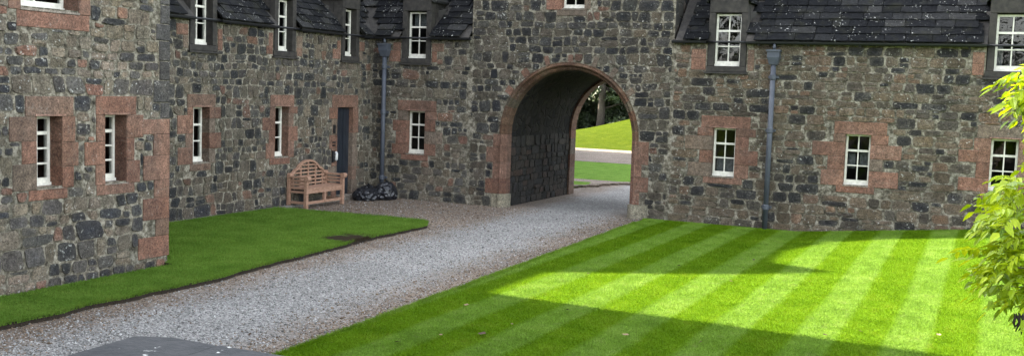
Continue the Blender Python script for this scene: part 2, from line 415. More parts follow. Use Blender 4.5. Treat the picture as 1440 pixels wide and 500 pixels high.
SAND = [(.146,.081,.057), (.140,.082,.059), (.152,.088,.063), (.130,.085,.062), (.124,.096,.073), (.140,.075,.053)]
def block(pl, parent, u0, u1, v0, v1, d0=-.06, d1=.012, name='dressed_stone', mat='dressed_sandstone', tint=None, ch=.006, r=rnd, g=.0018):
    u0 += g; u1 -= g; v0 += g; v1 -= g
    if tint is None:
        tint = np.array(r.choice(SAND))*r.uniform(.85, 1.15)
    j = lambda: r.uniform(-.003, .003)
    d1 = d1 + r.uniform(-.003, .004)
    uv = ((u0,v0),(u1,v0),(u1,v1),(u0,v1)); iv = ((u0+ch,v0+ch),(u1-ch,v0+ch),(u1-ch,v1-ch),(u0+ch,v1-ch))
    c3 = pl.P((u0+u1)/2, (v0+v1)/2, 0)
    V = [pl.P(u, v, d0)-c3 for u, v in uv] + [pl.P(u, v, d1-ch)-c3 for u, v in uv] + [pl.P(u+j(), v+j(), d1+j())-c3 for u, v in iv]
    F = [(0,3,2,1)] + [(k,(k+1)%4,4+(k+1)%4,4+k) for k in range(4)] + [(4+k,4+(k+1)%4,8+(k+1)%4,8+k) for k in range(4)] + [(8,9,10,11)]
    return mk(name, V, F, mat, parent, np.array(tint)[None, :].repeat(12, 0), False, c3)

def sheet(pl, parent, name, u0, u1, v0, v1, openings, mat='mortar', d=0.0, arch=None):
    """wall face with real openings"""
    us = sorted({u0, u1, *[x for o in openings for x in o[:2] if u0 < x < u1]}); vv = sorted({v0, v1, *[x for o in openings for x in o[2:] if v0 < x < v1]})
    mb = MB()
    for a, b in zip(us, us[1:]):
        for c, e in zip(vv, vv[1:]):
            mu, mv = (a+b)/2, (c+e)/2
            if any(o[0] < mu < o[1] and o[2] < mv < o[3] for o in openings): continue
            mb.add([pl.P(a,c,d), pl.P(b,c,d), pl.P(b,e,d), pl.P(a,e,d)], [(0,1,2,3)])
    if arch:
        ac, az, ar, top = arch; n = 36
        for k in range(n):
            a0 = math.pi*(1-k/n); a1 = math.pi*(1-(k+1)/n)
            p0 = (ac+ar*math.cos(a0), az+ar*math.sin(a0)); p1 = (ac+ar*math.cos(a1), az+ar*math.sin(a1))
            mb.add([pl.P(*p0,d), pl.P(*p1,d), pl.P(p1[0],top,d), pl.P(p0[0],top,d)], [(0,1,2,3)])
    return mb.build(name, mat, parent)

def window_unit(win, pl, u0, u1, v0, v1, rec, rows, cols=2, curtain=None, split=None):
    """painted sash, panes and a dark room behind, set back in the opening"""
    d = -rec; fw = .038
    f = MB()
    pl.box(f, u0, u0+fw, v0, v1, d-.06, d); pl.box(f, u1-fw, u1, v0, v1, d-.06, d)
    pl.box(f, u0+fw, u1-fw, v1-fw, v1, d-.06, d-.002); pl.box(f, u0+fw, u1-fw, v0, v0+.085, d-.06, d+.004)
    pl.box(f, u0-.004, u1+.004, v0-.012, v0+.03, d-.05, d+.022)
    f.build('frame', 'white_paint', win)
    U0, U1, V0, V1 = u0+fw, u1-fw, v0+.085, v1-fw; bw = .022
    pw = (U1-U0-(cols-1)*bw)/cols; ph = (V1-V0-(rows-1)*bw)/rows
    for k in range(1, cols):
        x = U0+k*pw+(k-1)*bw; b = MB(); pl.box(b, x, x+bw, V0+.001, V1-.001, d-.05, d-.014); b.build('glazing_bar', 'white_paint', win)
    for k in range(1, rows):
        y = V0+k*ph+(k-1)*bw; big = (k == (split if split else rows-1)); b = MB()
        pl.box(b, U0+.001, U1-.001, y-(.009 if big else 0), y+bw+(.009 if big else 0), d-.052, d-(.004 if big else .011)); b.build('meeting_rail' if big else 'glazing_bar', 'white_paint', win)
    for i in range(cols):
        for k in range(rows):
            a = U0+i*(pw+bw); c = V0+k*(ph+bw); t = [rnd.uniform(-.002, .002) for _ in range(4)]
            mk('pane', [pl.P(a-.004,c-.004,d-.030+t[0]), pl.P(a+pw+.004,c-.004,d-.030+t[1]), pl.P(a+pw+.004,c+ph+.004,d-.030+t[2]), pl.P(a-.004,c+ph+.004,d-.030+t[3])], [(0,1,2,3)], 'glass', win)
    e = .25; rm = MB(); q = [(u0-e,v0-.3),(u1+e,v0-.3),(u1+e,v1+.1),(u0-e,v1+.1)]; q0 = [(u0,v0),(u1,v0),(u1,v1),(u0,v1)]
    V = [pl.P(*x, d-.065) for x in q0] + [pl.P(*x, d-.35) for x in q] + [pl.P(*x, d-1.3) for x in q]
    rm.add(V, [(k,4+k,4+(k+1)%4,(k+1)%4) for k in range(4)]+[(4+k,8+k,8+(k+1)%4,4+(k+1)%4) for k in range(4)]+[(8,11,10,9)])
    rm.build('room_interior', 'room_dark', win)
    if curtain:
        for (a, b, c, e2) in curtain:       # fractions of the glass
            x0, x1 = U0+(U1-U0)*a, U0+(U1-U0)*b; y0, y1 = V0+(V1-V0)*c, V0+(V1-V0)*e2; n = 14; V = []; F = []
            for k in range(n+1):
                x = x0+(x1-x0)*k/n; w = .012*math.sin(k*2.2)
                V += [pl.P(x, y0, d-.16+w), pl.P(x, y1, d-.16+w)]
                if k: F.append((2*k-2, 2*k, 2*k+1, 2*k-1))
            mk('curtain', V, F, 'curtain_cloth', win, None, True)

def surround(win, pl, u0, u1, v0, v1, holes, rec, seed, wl=(.17, .33), top=.24, lint=.20, sill=.16, hts=(.24, .34)):
    r = random.Random(seed)
    lw0, lw1 = r.uniform(lint*.8, lint*1.3), r.uniform(lint*.8, lint*1.3)
    R0 = -rec-.07
    block(pl, win, u0-lw0, u1+lw1, v1, v1+top, R0, .012, 'lintel', r=r); holes.append((u0-lw0, u1+lw1, v1, v1+top))
    b = MB(); pl.box(b, u0-.035, u1+.035, v1+.004, v1+.026, .0, .034); b.build('drip_moulding', 'dressed_sandstone', win, tint=[(.20,.12,.09)]*8)
    for side in (0, 1):
        v = v0-sill*.2; lng = r.random() < .5
        while v < v1-.02:
            h = r.uniform(*hts); e = v+h
            if v1-e < .14: e = v1
            w = r.uniform(wl[1]*.8, wl[1]*1.25) if lng else r.uniform(wl[0]*.85, wl[0]*1.25); lng = not lng
            a, b_ = (u0-w, u0) if side == 0 else (u1, u1+w)
            block(pl, win, a, b_, v, e, R0, .012, 'jamb_stone', r=r, tint=np.array(r.choice(SAND))*r.uniform(.8, 1.1)); holes.append((a, b_, v, e)); v = e
    s0, s1 = u0-r.uniform(.05, .18), u1+r.uniform(.05, .18)
    block(pl, win, s0, s1, v0-sill, v0-sill*.2, R0, .012, 'apron_stone', r=r); holes.append((s0, s1, v0-sill, v0-sill*.2))
    V = [pl.P(u0-.01, v0-sill*.2, R0), pl.P(u1+.01, v0-sill*.2, R0), pl.P(u1+.01, v0, R0), pl.P(u0-.01, v0, R0), pl.P(u0-.01, v0-sill*.2, .022), pl.P(u1+.01, v0-sill*.2, .022), pl.P(u1+.01, v0-.022, .022), pl.P(u0-.01, v0-.022, .022)]
    mk('sill', V, [(0,3,2,1),(4,5,6,7),(0,1,5,4),(1,2,6,5),(2,3,7,6),(3,0,4,7)], 'dressed_sandstone', win, [(.20,.17,.14)]*8)

def gf_window(bld, pl, u0, u1, v0, v1, rec, rows, holes, openings, seed, curtain=None, label=None, **kw):
    w = empty('window', pl.P((u0+u1)/2, v0, 0), bld)
    w.location = (0, 0, 0)
    surround(w, pl, u0, u1, v0, v1, holes, rec, seed, **kw)
    openings.append((u0, u1, v0-.001, v1)); holes.append((u0, u1, v0-.03, v1))
    window_unit(w, pl, u0, u1, v0, v1, rec, rows, 2, curtain)
    if label: w['label'] = label
    return w

EAVE = 3.70
def dormer(bld, pl, u0, u1, v0, v1, holes, openings, seed, rows=3, curtain=None, rec=.14):
    """wall-head dormer rising through the eaves"""
    r = random.Random(seed); D = empty('dormer', (0, 0, 0), bld)
    j = .125; DK = (.055, .052, .048)
    for a, b in ((u0-j, u0), (u1, u1+j)):
        block(pl, D, a, b, v0-.02, 3.66, -rec-.09, .022, 'jamb_stone', 'dark_weathered', DK, r=r)
        block(pl, D, a, b, 3.66, v1+.02, -rec-.09, .022, 'jamb_stone', 'dark_weathered', DK, r=r)
    block(pl, D, u0-j, u1+j, v1+.02, v1+.26, -rec-.09, .024, 'lintel', 'dark_weathered', DK, r=r)
    block(pl, D, u0-j-.02, u1+j+.02, v0-.13, v0-.02, -rec-.09, .028, 'sill', 'dark_weathered', DK, r=r)
    b = MB(); pl.box(b, u0-j-.05, u1+j+.05, v0-.168, v0-.132, -.05, .062); b.build('sill_moulding', 'dark_weathered', D)
    openings.append((u0-j-.01, u1+j+.01, v0-.14, 9)); holes.append((u0-j-.03, u1+j+.03, v0-.17, 9))
    # gable, cheeks and its own little roof
    a, c = u0-j, u1+j; m_ = (a+c)/2; zt = v1+.26; ap = zt+.42
    g = MB(); g.add([pl.P(a,zt,.02), pl.P(c,zt,.02), pl.P(m_,ap,.02), pl.P(a,zt,-1.9), pl.P(c,zt,-1.9), pl.P(m_,ap,-1.9)], [(0,1,2),(5,4,3),(0,3,4,1),(1,4,5,2),(2,5,3,0)])
    g.build('gable', 'dark_weathered', D)
    for s in (-1, 1):
        b = MB(); x0 = a if s < 0 else c; pl.box(b, x0-(.0 if s < 0 else .05), x0+(.05 if s < 0 else .0), 3.6, zt-.003, -1.6, -rec-.10); b.build('cheek', 'dark_weathered', D)
        e = a-.07 if s < 0 else c+.07; b = MB()
        b.add([pl.P(e,zt-.05,.06), pl.P(m_,ap+.04,.06), pl.P(m_,ap+.04,-1.9), pl.P(e,zt-.05,-1.9), pl.P(e,zt,.06), pl.P(m_,ap+.09,.06), pl.P(m_,ap+.09,-1.9), pl.P(e,zt,-1.9)],
              [(0,1,2,3),(7,6,5,4),(0,4,5,1),(1,5,6,2),(2,6,7,3),(3,7,4,0)]); b.build('dormer_roof', 'slate', D, tint=[(rnd.random(),)*3]*8)
        # lead soaker where roof slope meets the cheek
        b = MB(); x = x0+s*.03; b.bar(pl.P(x,3.86,-.06), pl.P(x+s*.02,4.75,-.95), .05, .018, pl.N); b.build('lead_flashing', 'lead', D)
    # warm sandstone rybats either side, in the wall below the eaves
    for s in (-1, 1):
        z = v0-.10
        for k in range(2):
            w = r.choice((.13, .2, .30)); h = r.uniform(.17, .26); x0 = (u0-j-.035-w) if s < 0 else (u1+j+.035)
            if z+h > EAVE-.06: break
            block(pl, D, x0, x0+w, z, z+h, -.06, .012, 'dressed_stone', r=r); holes.append((x0, x0+w, z, z+h)); z += h
    window_unit(D, pl, u0, u1, v0, v1, rec, rows, 2, curtain, 2)
    return D

SLATE_ME = []
for k in range(8):
    w = (.26, .31, .36, .40, .46, .33, .29, .52)[k]; L = .34; t = .017; r = random.Random(50+k)
    j = lambda s=.007: r.uniform(-s, s)
    V = [(0,0+j(),0),(w*.5,0+j(),0),(w-.008,0+j(),0),(w-.008,L,0),(0,L,0)]
    Tp = [(x+j(.003), y+.004, t+j(.004)) for x, y, z in V]
    F = [(0,4,3,2,1),(5,6,7,8,9)]+[(i,(i+1)%5,5+(i+1)%5,5+i) for i in range(5)]
    me = bpy.data.meshes.new('slate'); me.from_pydata(V+Tp, [], F); me.materials.append(MATS['slate'])
    a = me.attributes.new('tint', 'FLOAT_COLOR', 'POINT'); a.data.foreach_set('color', [0., 0., 0., 1.]*10); SLATE_ME.append((w, me, V+Tp, F))
def slate_roof(bld, pl, ua, ub, pitch, run, dormers, seed, eave=EAVE+.02):
    """ua(d), ub(d): ends of the slope at horizontal depth d behind the wall face"""
    r = random.Random(seed); ex = .205; c, s = math.cos(pitch), math.sin(pitch)
    roof = empty('roof', (0, 0, 0), bld)
    D = lambda y: (y*c-.14, eave+y*s)        # along the slope -> depth behind wall, height
    n = 24; V = []; F = []; Ln = run/c
    for k in range(n):
        (d0, z0), (d1, z1) = D(Ln*k/n), D(Ln*(k+1)/n); cut = sorted((q[0]+.03, q[1]-.03) for q in dormers if z0 < q[2])
        e0, e1 = max(d0, 0), max(d1, 0); xs = [(ua(e0), ua(e1))] + [(x, x) for q in cut for x in q] + [(ub(e0), ub(e1))]
        for i in range(0, len(xs), 2):
            (a0, a1), (b0, b1) = xs[i], xs[i+1]; m_ = len(V)
            V += [pl.P(a0, z0-.012, -d0), pl.P(b0, z0-.012, -d0), pl.P(b1, z1-.012, -d1), pl.P(a1, z1-.012, -d1)]; F.append((m_, m_+1, m_+2, m_+3))
    mk('roof_deck', V, F, 'dark_weathered', roof)
    sl = Vector((0, 0, 1))*s - pl.N*c; nm = pl.U.cross(sl)
    Mr = Matrix((pl.U, sl, nm)).transposed()
    items = []; row = 0
    while row*ex < Ln-.1:
        y = row*ex - .03; dd, z = D(y+.1); a, b = ua(max(dd, 0)), ub(max(dd, 0)); u = a + r.uniform(-.2, 0)
        while u < b:
            k = r.randrange(len(SLATE_ME)); w = SLATE_ME[k][0]
            if u < a-.02: u += w; continue
            if u+w > b+.06: break
            um = u+w/2
            if not any(du0-.04 < um < du1+.04 and z < top for du0, du1, top in dormers):
                dd2, z2 = D(y); p = pl.P(u, z2, -dd2) + nm*.006
                tilt = Matrix.Rotation(R(4.4+r.uniform(-.5, .9)), 3, 'X') @ Matrix.Rotation(R(r.uniform(-1.2, 1.2)), 3, 'Z')
                rot = Mr @ tilt.inverted()
                items.append((k, p + nm*(.028+r.uniform(0, .004)), rot))
            u += w + r.uniform(.001, .007)
        row += 1
    vis = [it for it in items if in_frame(it[1], 30)]; vid = {id(i) for i in vis}; rest = MB(); rt = []
    vis.sort(key=lambda i: project(i[1])[2])
    for k, p, rot in vis[:300]:
        o = inst('slate', SLATE_ME[k][1], roof, p, rot.to_euler())
    for it in items:
        if id(it) in vid and it in vis[:300]: continue
        k, p, rot = it; q = rnd.random(); rest.add([p+rot @ Vector(v) for v in SLATE_ME[k][2]], SLATE_ME[k][3]); rt += [(q, q, q)]*10
    if rest.v: tag(rest.build('slating', 'slate', roof, False, rt), kind='stuff')
    return roof

def gutter(bld, pl, u0, u1, z=EAVE, gaps=()):
    """half-round gutter; a slim pipe bridges the front of each dormer"""
    runs = []; u = u0
    for a, b in sorted(gaps): runs.append((u, a)); u = b
    runs.append((u, u1)); n = 8
    for a, b in runs:
        if b-a < .05: continue
        g = MB(); seg = []
        for x in (a, b):
            for k in range(n+1):
                t = math.pi*k/n; seg.append(pl.P(x, z-.05*math.sin(t), .105-.05*math.cos(t)))
        g.add(seg, [(k, k+1, n+2+k, n+1+k) for k in range(n)])
        g.add([p+Vector((0, 0, .006)) for p in seg], [(n+1+k, n+2+k, k+1, k) for k in range(n)])
        o = g.build('gutter', 'cast_iron', bld); x = a+.25
        while x < b:
            q = MB(); pl.box(q, x-.012, x+.012, z-.07, z-.045, -.02, .12); q.build('gutter_bracket', 'cast_iron', o); x += .95
        f = MB(); pl.box(f, a, b, z-.03, z+.03, .004, .045); f.build('fascia', 'dark_weathered', bld)
    for a, b in gaps:
        q = MB(); q.tube([pl.P(a-.03, z-.012, .095), pl.P(b+.03, z-.012, .095)], .021, 8); q.build('bridging_pipe', 'cast_iron', bld, True)
def downpipe(bld, pl, u, z0, hop=True):
    d = empty('downpipe', (0, 0, 0), bld)
    b = MB(); b.tube([pl.P(u,3.30,.10), pl.P(u,z0,.10)], .052, 12); b.build('pipe', 'grey_pipe_paint', d, True)
    h = MB(); w = .135
    q = lambda a, v, e: [pl.P(u-a,v,.02), pl.P(u+a,v,.02), pl.P(u+a,v,e), pl.P(u-a,v,e)]
    V = q(w-.02,3.52,.20)+q(w-.02,3.40,.20)+q(.075,3.26,.165); V += q(w,3.55,.22)+q(w,3.515,.22)
    h.add(V, [(0,4,5,1),(1,5,6,2),(2,6,7,3),(3,7,4,0),(4,8,9,5),(5,9,10,6),(6,10,11,7),(7,11,8,4),(8,11,10,9),(12,16,17,13),(13,17,18,14),(14,18,19,15),(15,19,16,12),(12,13,14,15),(16,19,18,17)])
    h.build('hopper_head', 'grey_pipe_paint', d)
    s = MB(); s.tube([pl.P(u,3.66,.115), pl.P(u,3.60,.115), pl.P(u,3.56,.115)], [.026,.034,.026], 10); s.build('outlet', 'grey_pipe_paint', d, True)
    for z in (1.98, .47, 3.02):
        if z < z0+.1: continue
        c = MB(); c.tube([pl.P(u,z-.055,.10), pl.P(u,z-.04,.10), pl.P(u,z+.04,.10), pl.P(u,z+.055,.10)], [.054,.066,.066,.054], 12)
        pl.box(c, u-.10, u+.10, z-.022, z+.022, .01, .05); c.build('collar', 'grey_pipe_paint', d)
    return d
def prism(name, pts, x0, x1, mat, parent=None, axis='x'):
    n = len(pts); V = []
    for x in (x0, x1): V += [(x, a, b) if axis == 'x' else (a, x, b) for a, b in pts]
    return mk(name, V, [tuple(range(n)), tuple(range(2*n-1, n-1, -1))] + [(k, n+k, n+(k+1) % n, (k+1) % n) for k in range(n)], mat, parent)

# ------------------------------------------------------------------ ground
def plate(name, pts, z, mat, skirt=None, parent=None):
    n = len(pts); V = [(x, y, z) for x, y in pts]; return mk(name, V, [tuple(range(n))], mat, parent)
g = plate('ground', [(-700, -700), (700, -700), (700, 900), (-700, 900)], -.10, 'meadow'); tag(g, kind='structure')
g = plate('gravel_drive', [(-13.4, -6), (9, -6), (9, 25.0), (-5.9, 25.0), (-5.9, 29.5), (-13.4, 29.5)], 0.0, 'gravel'); tag(g, kind='structure')
def wob(pts, amp, step, seed, closed=True):
    r = random.Random(seed); out = []; n = len(pts)
    for k in range(n if closed else n-1):
        a = Vector(pts[k]); b = Vector(pts[(k+1) % n]); L = (b-a).length; m_ = max(1, int(L/step))
        for i in range(m_):
            p = a.lerp(b, i/m_); w = amp*(noise.noise(Vector((p.x*1.7, p.y*1.7, seed)))*1.4+r.uniform(-.3, .3)); nrm = Vector((-(b-a).y, (b-a).x)).normalized(); out.append(tuple(p+nrm*w))
    return out
LLAWN = wob([(-9.0, 5.0), (-8.97, 7.3), (-9.0, 8.7), (-9.02, 9.6), (-9.0, 10.5), (-9.16, 12.2), (-9.24, 13.0), (-9.33, 13.9), (-9.40, 15.0), (-9.43, 15.8), (-9.42, 16.4), (-9.47, 16.85), (-9.62, 17.18), (-9.85, 17.32), (-10.4, 17.36), (-11.3, 17.30), (-12.1, 17.22), (-13.12, 17.14)], .055, .12, 3, False) + [(-13.12, 17.14), (-13.12, 11.0), (-10.12, 11.0), (-10.12, 5.0)]
LZ = .065
lw = plate('left_lawn', LLAWN, LZ, 'lawn_plain'); tag(lw, kind='structure')
n = len(LLAWN); V = [(x, y, LZ+.001) for x, y in LLAWN]+[(x, y, -.02) for x, y in LLAWN]
V = [(x-(.0), y, z) for x, y, z in V]
mk('lawn_edge', V, [(k, n+k, n+(k+1) % n, (k+1) % n) for k in range(n)], 'soil', lw)
def sstep(x, a, b): t = min(1, max(0, (x-a)/(b-a))); return t*t*(3-2*t)
def lawn_left_x(y): return -6.02 - .036*(y-8.2) + .03*noise.noise(Vector((0, y*1.3, 5)))
def lawn_z(x, y): return .035 + .10*max(0, x+3.4)*sstep(y, 13.0, 20.5)
ys = np.linspace(5.32, 20.93, 80); V = []; F = []; nx = 46
for y in ys:
    x0 = lawn_left_x(y) if y < 19.6 else lawn_left_x(19.6) - .25*(1-math.sqrt(max(0, 1-((y-19.6)/1.4)**2)))
    for k in range(nx+1):
        x = x0 + (9-x0)*(k/nx)**1.2; V.append((x, y, lawn_z(x, y)))
for i in range(len(ys)-1):
    for k in range(nx): a = i*(nx+1)+k; F.append((a, a+1, a+nx+2, a+nx+1))
rl = mk('right_lawn', V, F, 'lawn_striped', None, None, True); tag(rl, kind='structure')
E_ = [V[i*(nx+1)] for i in range(len(ys))]; m_ = len(E_)
mk('lawn_edge', E_+[(x, y, -.02) for x, y, z in E_], [(k+1, k, m_+k, m_+k+1) for k in range(m_-1)], 'soil', rl)

# beyond the gate
def hill(x, y):
    s = max(0.0, .024+.0175*(x+23.5)); s = min(s, .2); t = min(max(y-47.2, 0), 30)
    return -.07 + s*t*min(1, t/3)
V = []; F = []; nx = 40; ny = 24
for i in range(ny+1):
    for k in range(nx+1):
        x = -70+100*k/nx; y = 47+50*i/ny; V.append((x, y, hill(x, y)))
for i in range(ny):
    for k in range(nx): a = i*(nx+1)+k; F.append((a, a+1, a+nx+2, a+nx+1))
tag(mk('hillside', V, F, 'meadow', None, None, True), kind='structure')
tag(plate('far_path', [(-60, 37.4), (30, 38.6), (30, 47.4), (-60, 46.6)], -.06, 'gravel'), kind='structure')
tag(plate('outer_lawn', [(-60, 29.4), (30, 29.6), (30, 37.8), (-60, 36.9)], -.02, 'lawn_plain'), kind='structure')
tag(plate('grass_verge', [(-13.4, 25.9), (-10.35, 25.9), (-10.2, 27.2), (-10.5, 28.3), (-13.4, 28.6)], .03, 'lawn_plain'), kind='structure')
for k in range(9):
    x = -10.45+rnd.uniform(-.1, .1)+(.9*(k/8)); y = 26.2+k*.34
    o = block(Plane((x, y, 0), (.9, .43, 0)), None, -.18, .18, -.04, .06, -.1, .05, 'edging_stone', tint=(.16, .13, .10)); tag(o, 'low kerb stone edging the grass just outside the arch', 'kerb stone', 'kerb stones outside the arch')

# ------------------------------------------------------------------ near wing
def building(name, label):
    b = empty(name, (0, 0, 0)); return tag(b, label, 'building')
wing = building('stone_wing', 'near stone wing at the left edge with red sandstone quoins and three windows')
H, O = [], []
gf_window(wing, WING, 8.90, 9.27, 1.25, 2.09, .20, 4, H, O, 11, lint=.16, wl=(.17, .31))
gf_window(wing, WING, 9.95, 10.31, 1.24, 2.10, .20, 4, H, O, 12, lint=.15, wl=(.15, .27))
gf_window(wing, WING, 8.68, 9.52, 3.37, 4.35, .25, 4, H, O, 13, lint=.2, wl=(.19, .2), sill=.24, label='upper window with a thick sandstone sill')
# quoins at the corner
z = .16; k = 0; r = random.Random(5)
ww = empty('wall', (0, 0, 0), wing)
while z < 1.9:
    h = r.uniform(.20, .34); w = (.52, .26)[k % 2]*r.uniform(.85, 1.15); red = z < 1.95
    t = np.array(r.choice(SAND))*r.uniform(.85, 1.1) if red else np.array((.085, .08, .078))*r.uniform(.8, 1.3)
    block(WING, ww, 11.08-w, 11.09, z, z+h, -.3, .014, 'quoin', tint=t, r=r); H.append((11.08-w, 11.2, z, z+h)); z += h; k += 1
while z < 4.9:
    h = r.uniform(.16, .30); w = r.uniform(.14, .30)
    block(WING, ww, 11.08-w, 11.09, z, z+h, -.3, .014, 'quoin', 'rubble_stone', np.array((.052, .049, .046))*r.uniform(.55, 1.5), r=r, ch=.012, g=.005); H.append((11.08-w, 11.2, z, z+h)); z += h
sheet(WING, ww, 'mortar_face', 3.0, 11.07, -.05, 6.8, O)
rubble(WING, ww, 6.4, 11.06, .0, 4.7, H, .235, .165, 'wing', 21, jit=.5, drop=.2)
b = MB()
for V in ([(-10.3,11.07,-.05),(-10.3,11.07,6.8),(-16.9,11.07,6.8),(-16.9,11.07,-.05)], [(-10.3,3,-.05),(-16.9,3,-.05),(-16.9,3,6.8),(-10.3,3,6.8)]): b.add(V, [(0,1,2,3)])
b.build('return_wall', 'far_rubble', wing)
prism('roof', [(2.8, 6.8), (11.25, 6.8), (7.0, 10.4)], -17.2, -10.1, 'slate', wing)
sw = building('wing_shade_block', 'unseen tower mass added behind the near wing to shade the court'); prism('shade_tower_walls', [(-8, 0), (12.27, 0), (12.27, 11.4), (-8, 11.4)], -21.5, -16.95, 'far_rubble', sw); prism('parapet', [(-8.2, 11.4), (12.27, 11.4), (12.27, 11.8), (-8.2, 11.8)], -21.7, -17.1, 'dark_weathered', sw)  # added out of view, placed and sized to throw the near shadow

# ------------------------------------------------------------------ left range
lr = building('left_range', 'long stone range on the left with three dormers and a dark door')
H, O = [], []
gf_window(lr, LEFT, 14.96, 15.39, 1.07, 2.08, .17, 3, H, O, 31)
gf_window(lr, LEFT, 17.36, 17.80, 1.07, 2.09, .17, 3, H, O, 32)
for (a, b_, sd_) in ((14.97, 15.44, 33), (17.40, 17.87, 34), (19.80, 20.24, 35)): dormer(lr, LEFT, a, b_, 3.24, 4.26, H, O, sd_)
# door
dr = empty('door', (0, 0, 0), lr); r = random.Random(8)
du0, du1, dz = 19.58, 20.19, 2.07
block(LEFT, dr, du0-.22, du1+.20, dz, dz+.28, -.30, .012, 'lintel', r=r); H.append((du0-.22, du1+.20, dz, dz+.28))
for side in (0, 1):
    z = 0.0; lng = bool(side)
    while z < dz-.02:
        h = r.uniform(.3, .45); e = dz if dz-z-h < .2 else z+h; w = (.20, .30)[lng]*r.uniform(.95, 1.1) if side == 0 else (.17, .22)[lng]; lng = not lng
        a, b_ = (du0-w, du0) if side == 0 else (du1, du1+w); block(LEFT, dr, a, b_, z, e, -.30, .012, 'jamb_stone', r=r); H.append((a, b_, z, e)); z = e
O.append((du0, du1, -1, dz)); H.append((du0, du1, -1, dz))
b = MB(); LEFT.box(b, du0, du1, .10, dz, -.15, -.11); b.build('door_leaf', 'door_paint', dr)
for k in range(5):
    w = (du1-du0)/5; b = MB(); LEFT.box(b, du0+k*w+.006, du0+(k+1)*w-.006, .12, dz-.03, -.11, -.098+.003*(k % 2)); b.build('door_board', 'door_paint', dr)
b = MB(); LEFT.box(b, du0+.06, du0+.09, 1.0, 1.14, -.098, -.05); b.build('handle', 'black_metal', dr)
b = MB(); LEFT.box(b, du0-.05, du1+.05, -.02, .10, -.3, .12); b.build('step', 'dressed_sandstone', dr, tint=[(.2, .17, .14)]*8)
lww = empty('wall', (0, 0, 0), lr)
sheet(LEFT, lww, 'mortar_face', 10.9, 20.92, -.05, 3.74, O)
rubble(LEFT, lww, 13.4, 20.88, .02, 3.64, H, .225, .175, 'left', 22, jit=.6, drop=.15)
k = 0; y = 13.0
while y < 19.5:      # stone gutter along the foot of the wall
    w = rnd.uniform(.5, .9); block(Plane((-13.33, 0, 0), (0, 1, 0)), lww, y, y+w, -.02, .055+rnd.uniform(-.006, .006), .06, .17, 'drain_kerb', tint=(.15, .14, .12)); y += w
slate_roof(lr, LEFT, lambda d: 11.2, lambda d: 20.9+d, R(45), 2.45, [(14.97-.16, 15.44+.16, 4.85), (17.40-.16, 17.87+.16, 4.85), (19.80-.16, 20.24+.16, 4.85)], 41)
gutter(lr, LEFT, 11.1, 20.83, gaps=((14.84, 15.57), (17.27, 18.0), (19.67, 20.37)))
prism('back_wall', [(-20.2, -.05), (-20.0, -.05), (-20.0, 3.7), (-20.2, 3.7)], 11, 24, 'far_rubble', lr, 'y')
mk('rear_slope', [(-15.77, 11, 6.2), (-15.77, 24.5, 6.2), (-20.1, 24.5, 3.6), (-20.1, 11, 3.6)], [(0,1,2,3)], 'slate', lr, [(0,0,0)]*4)
b = MB(); b.bar((-15.78, 11.1, 6.23), (-15.78, 23.6, 6.23), .26, .10); b.build('ridge', 'dark_weathered', lr)

# ------------------------------------------------------------------ corner house
cr = building('corner_range', 'short stone range in the corner beside the arch with one dormer')
H, O = [], []
gf_window(cr, FAC, -12.31, -11.85, 1.07, 2.04, .12, 3, H, O, 51, lint=.28, wl=(.25, .38), hts=(.22, .3))
dormer(cr, FAC, -12.37, -11.87, 3.25, 4.28, H, O, 52, curtain=[(0, 1, .72, 1)], rec=.10)
cw_ = empty('wall', (0, 0, 0), cr)
sheet(FAC, cw_, 'mortar_face', -13.33, -10.7, -.05, 3.74, O)
rubble(FAC, cw_, -13.28, -10.72, .0, 3.64, H, .25, .17, 'left', 23)
slate_roof(cr, FAC, lambda d: -13.33-d, lambda d: -10.72, R(45), 2.45, [(-12.37-.16, -11.87+.16, 4.85)], 42)
gutter(cr, FAC, -13.22, -10.72, gaps=((-12.50, -11.74),))
downpipe(cr, FAC, -12.90, .02)
mk('rear_slope', [(-10.72, 23.3, 6.2), (-10.72, 27, 3.6), (-20, 27, 3.6), (-16, 23.3, 6.2)], [(0,1,2,3)], 'slate', cr, [(0,0,0)]*4)

# ------------------------------------------------------------------ gatehouse
gh = building('gatehouse', 'stone gatehouse pierced by a round red sandstone archway')
AC, AZ, AR = -8.35, 1.62, 1.44
H, O = [], []
gf_window(gh, FAC, -8.58, -8.07, 4.36, 5.5, .12, 3, H, O, 61, lint=.2, wl=(.16, .3), sill=.16)
arch = empty('archway', (0, 0, 0), gh); r = random.Random(66)
# voussoirs with a rolled edge
NV = 23
prof = [(0.0, -.30), (0.0, -.075), (.03, -.045), (.06, -.04), (.075, -.015), (.085, .02), (.105, .035), (.125, .03), (.135, .0), (.165, .0), (.165, -.30)]
for k in range(NV):
    a0 = math.pi*(1-k/NV); a1 = math.pi*(1-(k+1)/NV); gp = .0022; V = []; F = []; ns = 4; m_ = len(prof)
    ext = r.choice((0, 0, .10, .17)) if 3 < k < NV-4 else 0
    for i in range(ns+1):
        a = a0-gp+(a1-a0+2*gp)*i/ns
        for (e, d) in prof:
            q = FAC.P(AC+(AR+e)*math.cos(a), AZ+(AR+e)*math.sin(a), d+.012); V.append(q)
    for i in range(ns):
        for j in range(m_-1): F.append((i*m_+j, i*m_+j+1, (i+1)*m_+j+1, (i+1)*m_+j))
    F.append(tuple(range(m_))[::-1]); F.append(tuple(ns*m_+j for j in range(m_)))
    c = np.array(r.choice(SAND))*r.uniform(.45, .72)*np.array((.96, 1, .88))
    mk('voussoir', V, F, 'dressed_sandstone', arch, [c]*len(V))
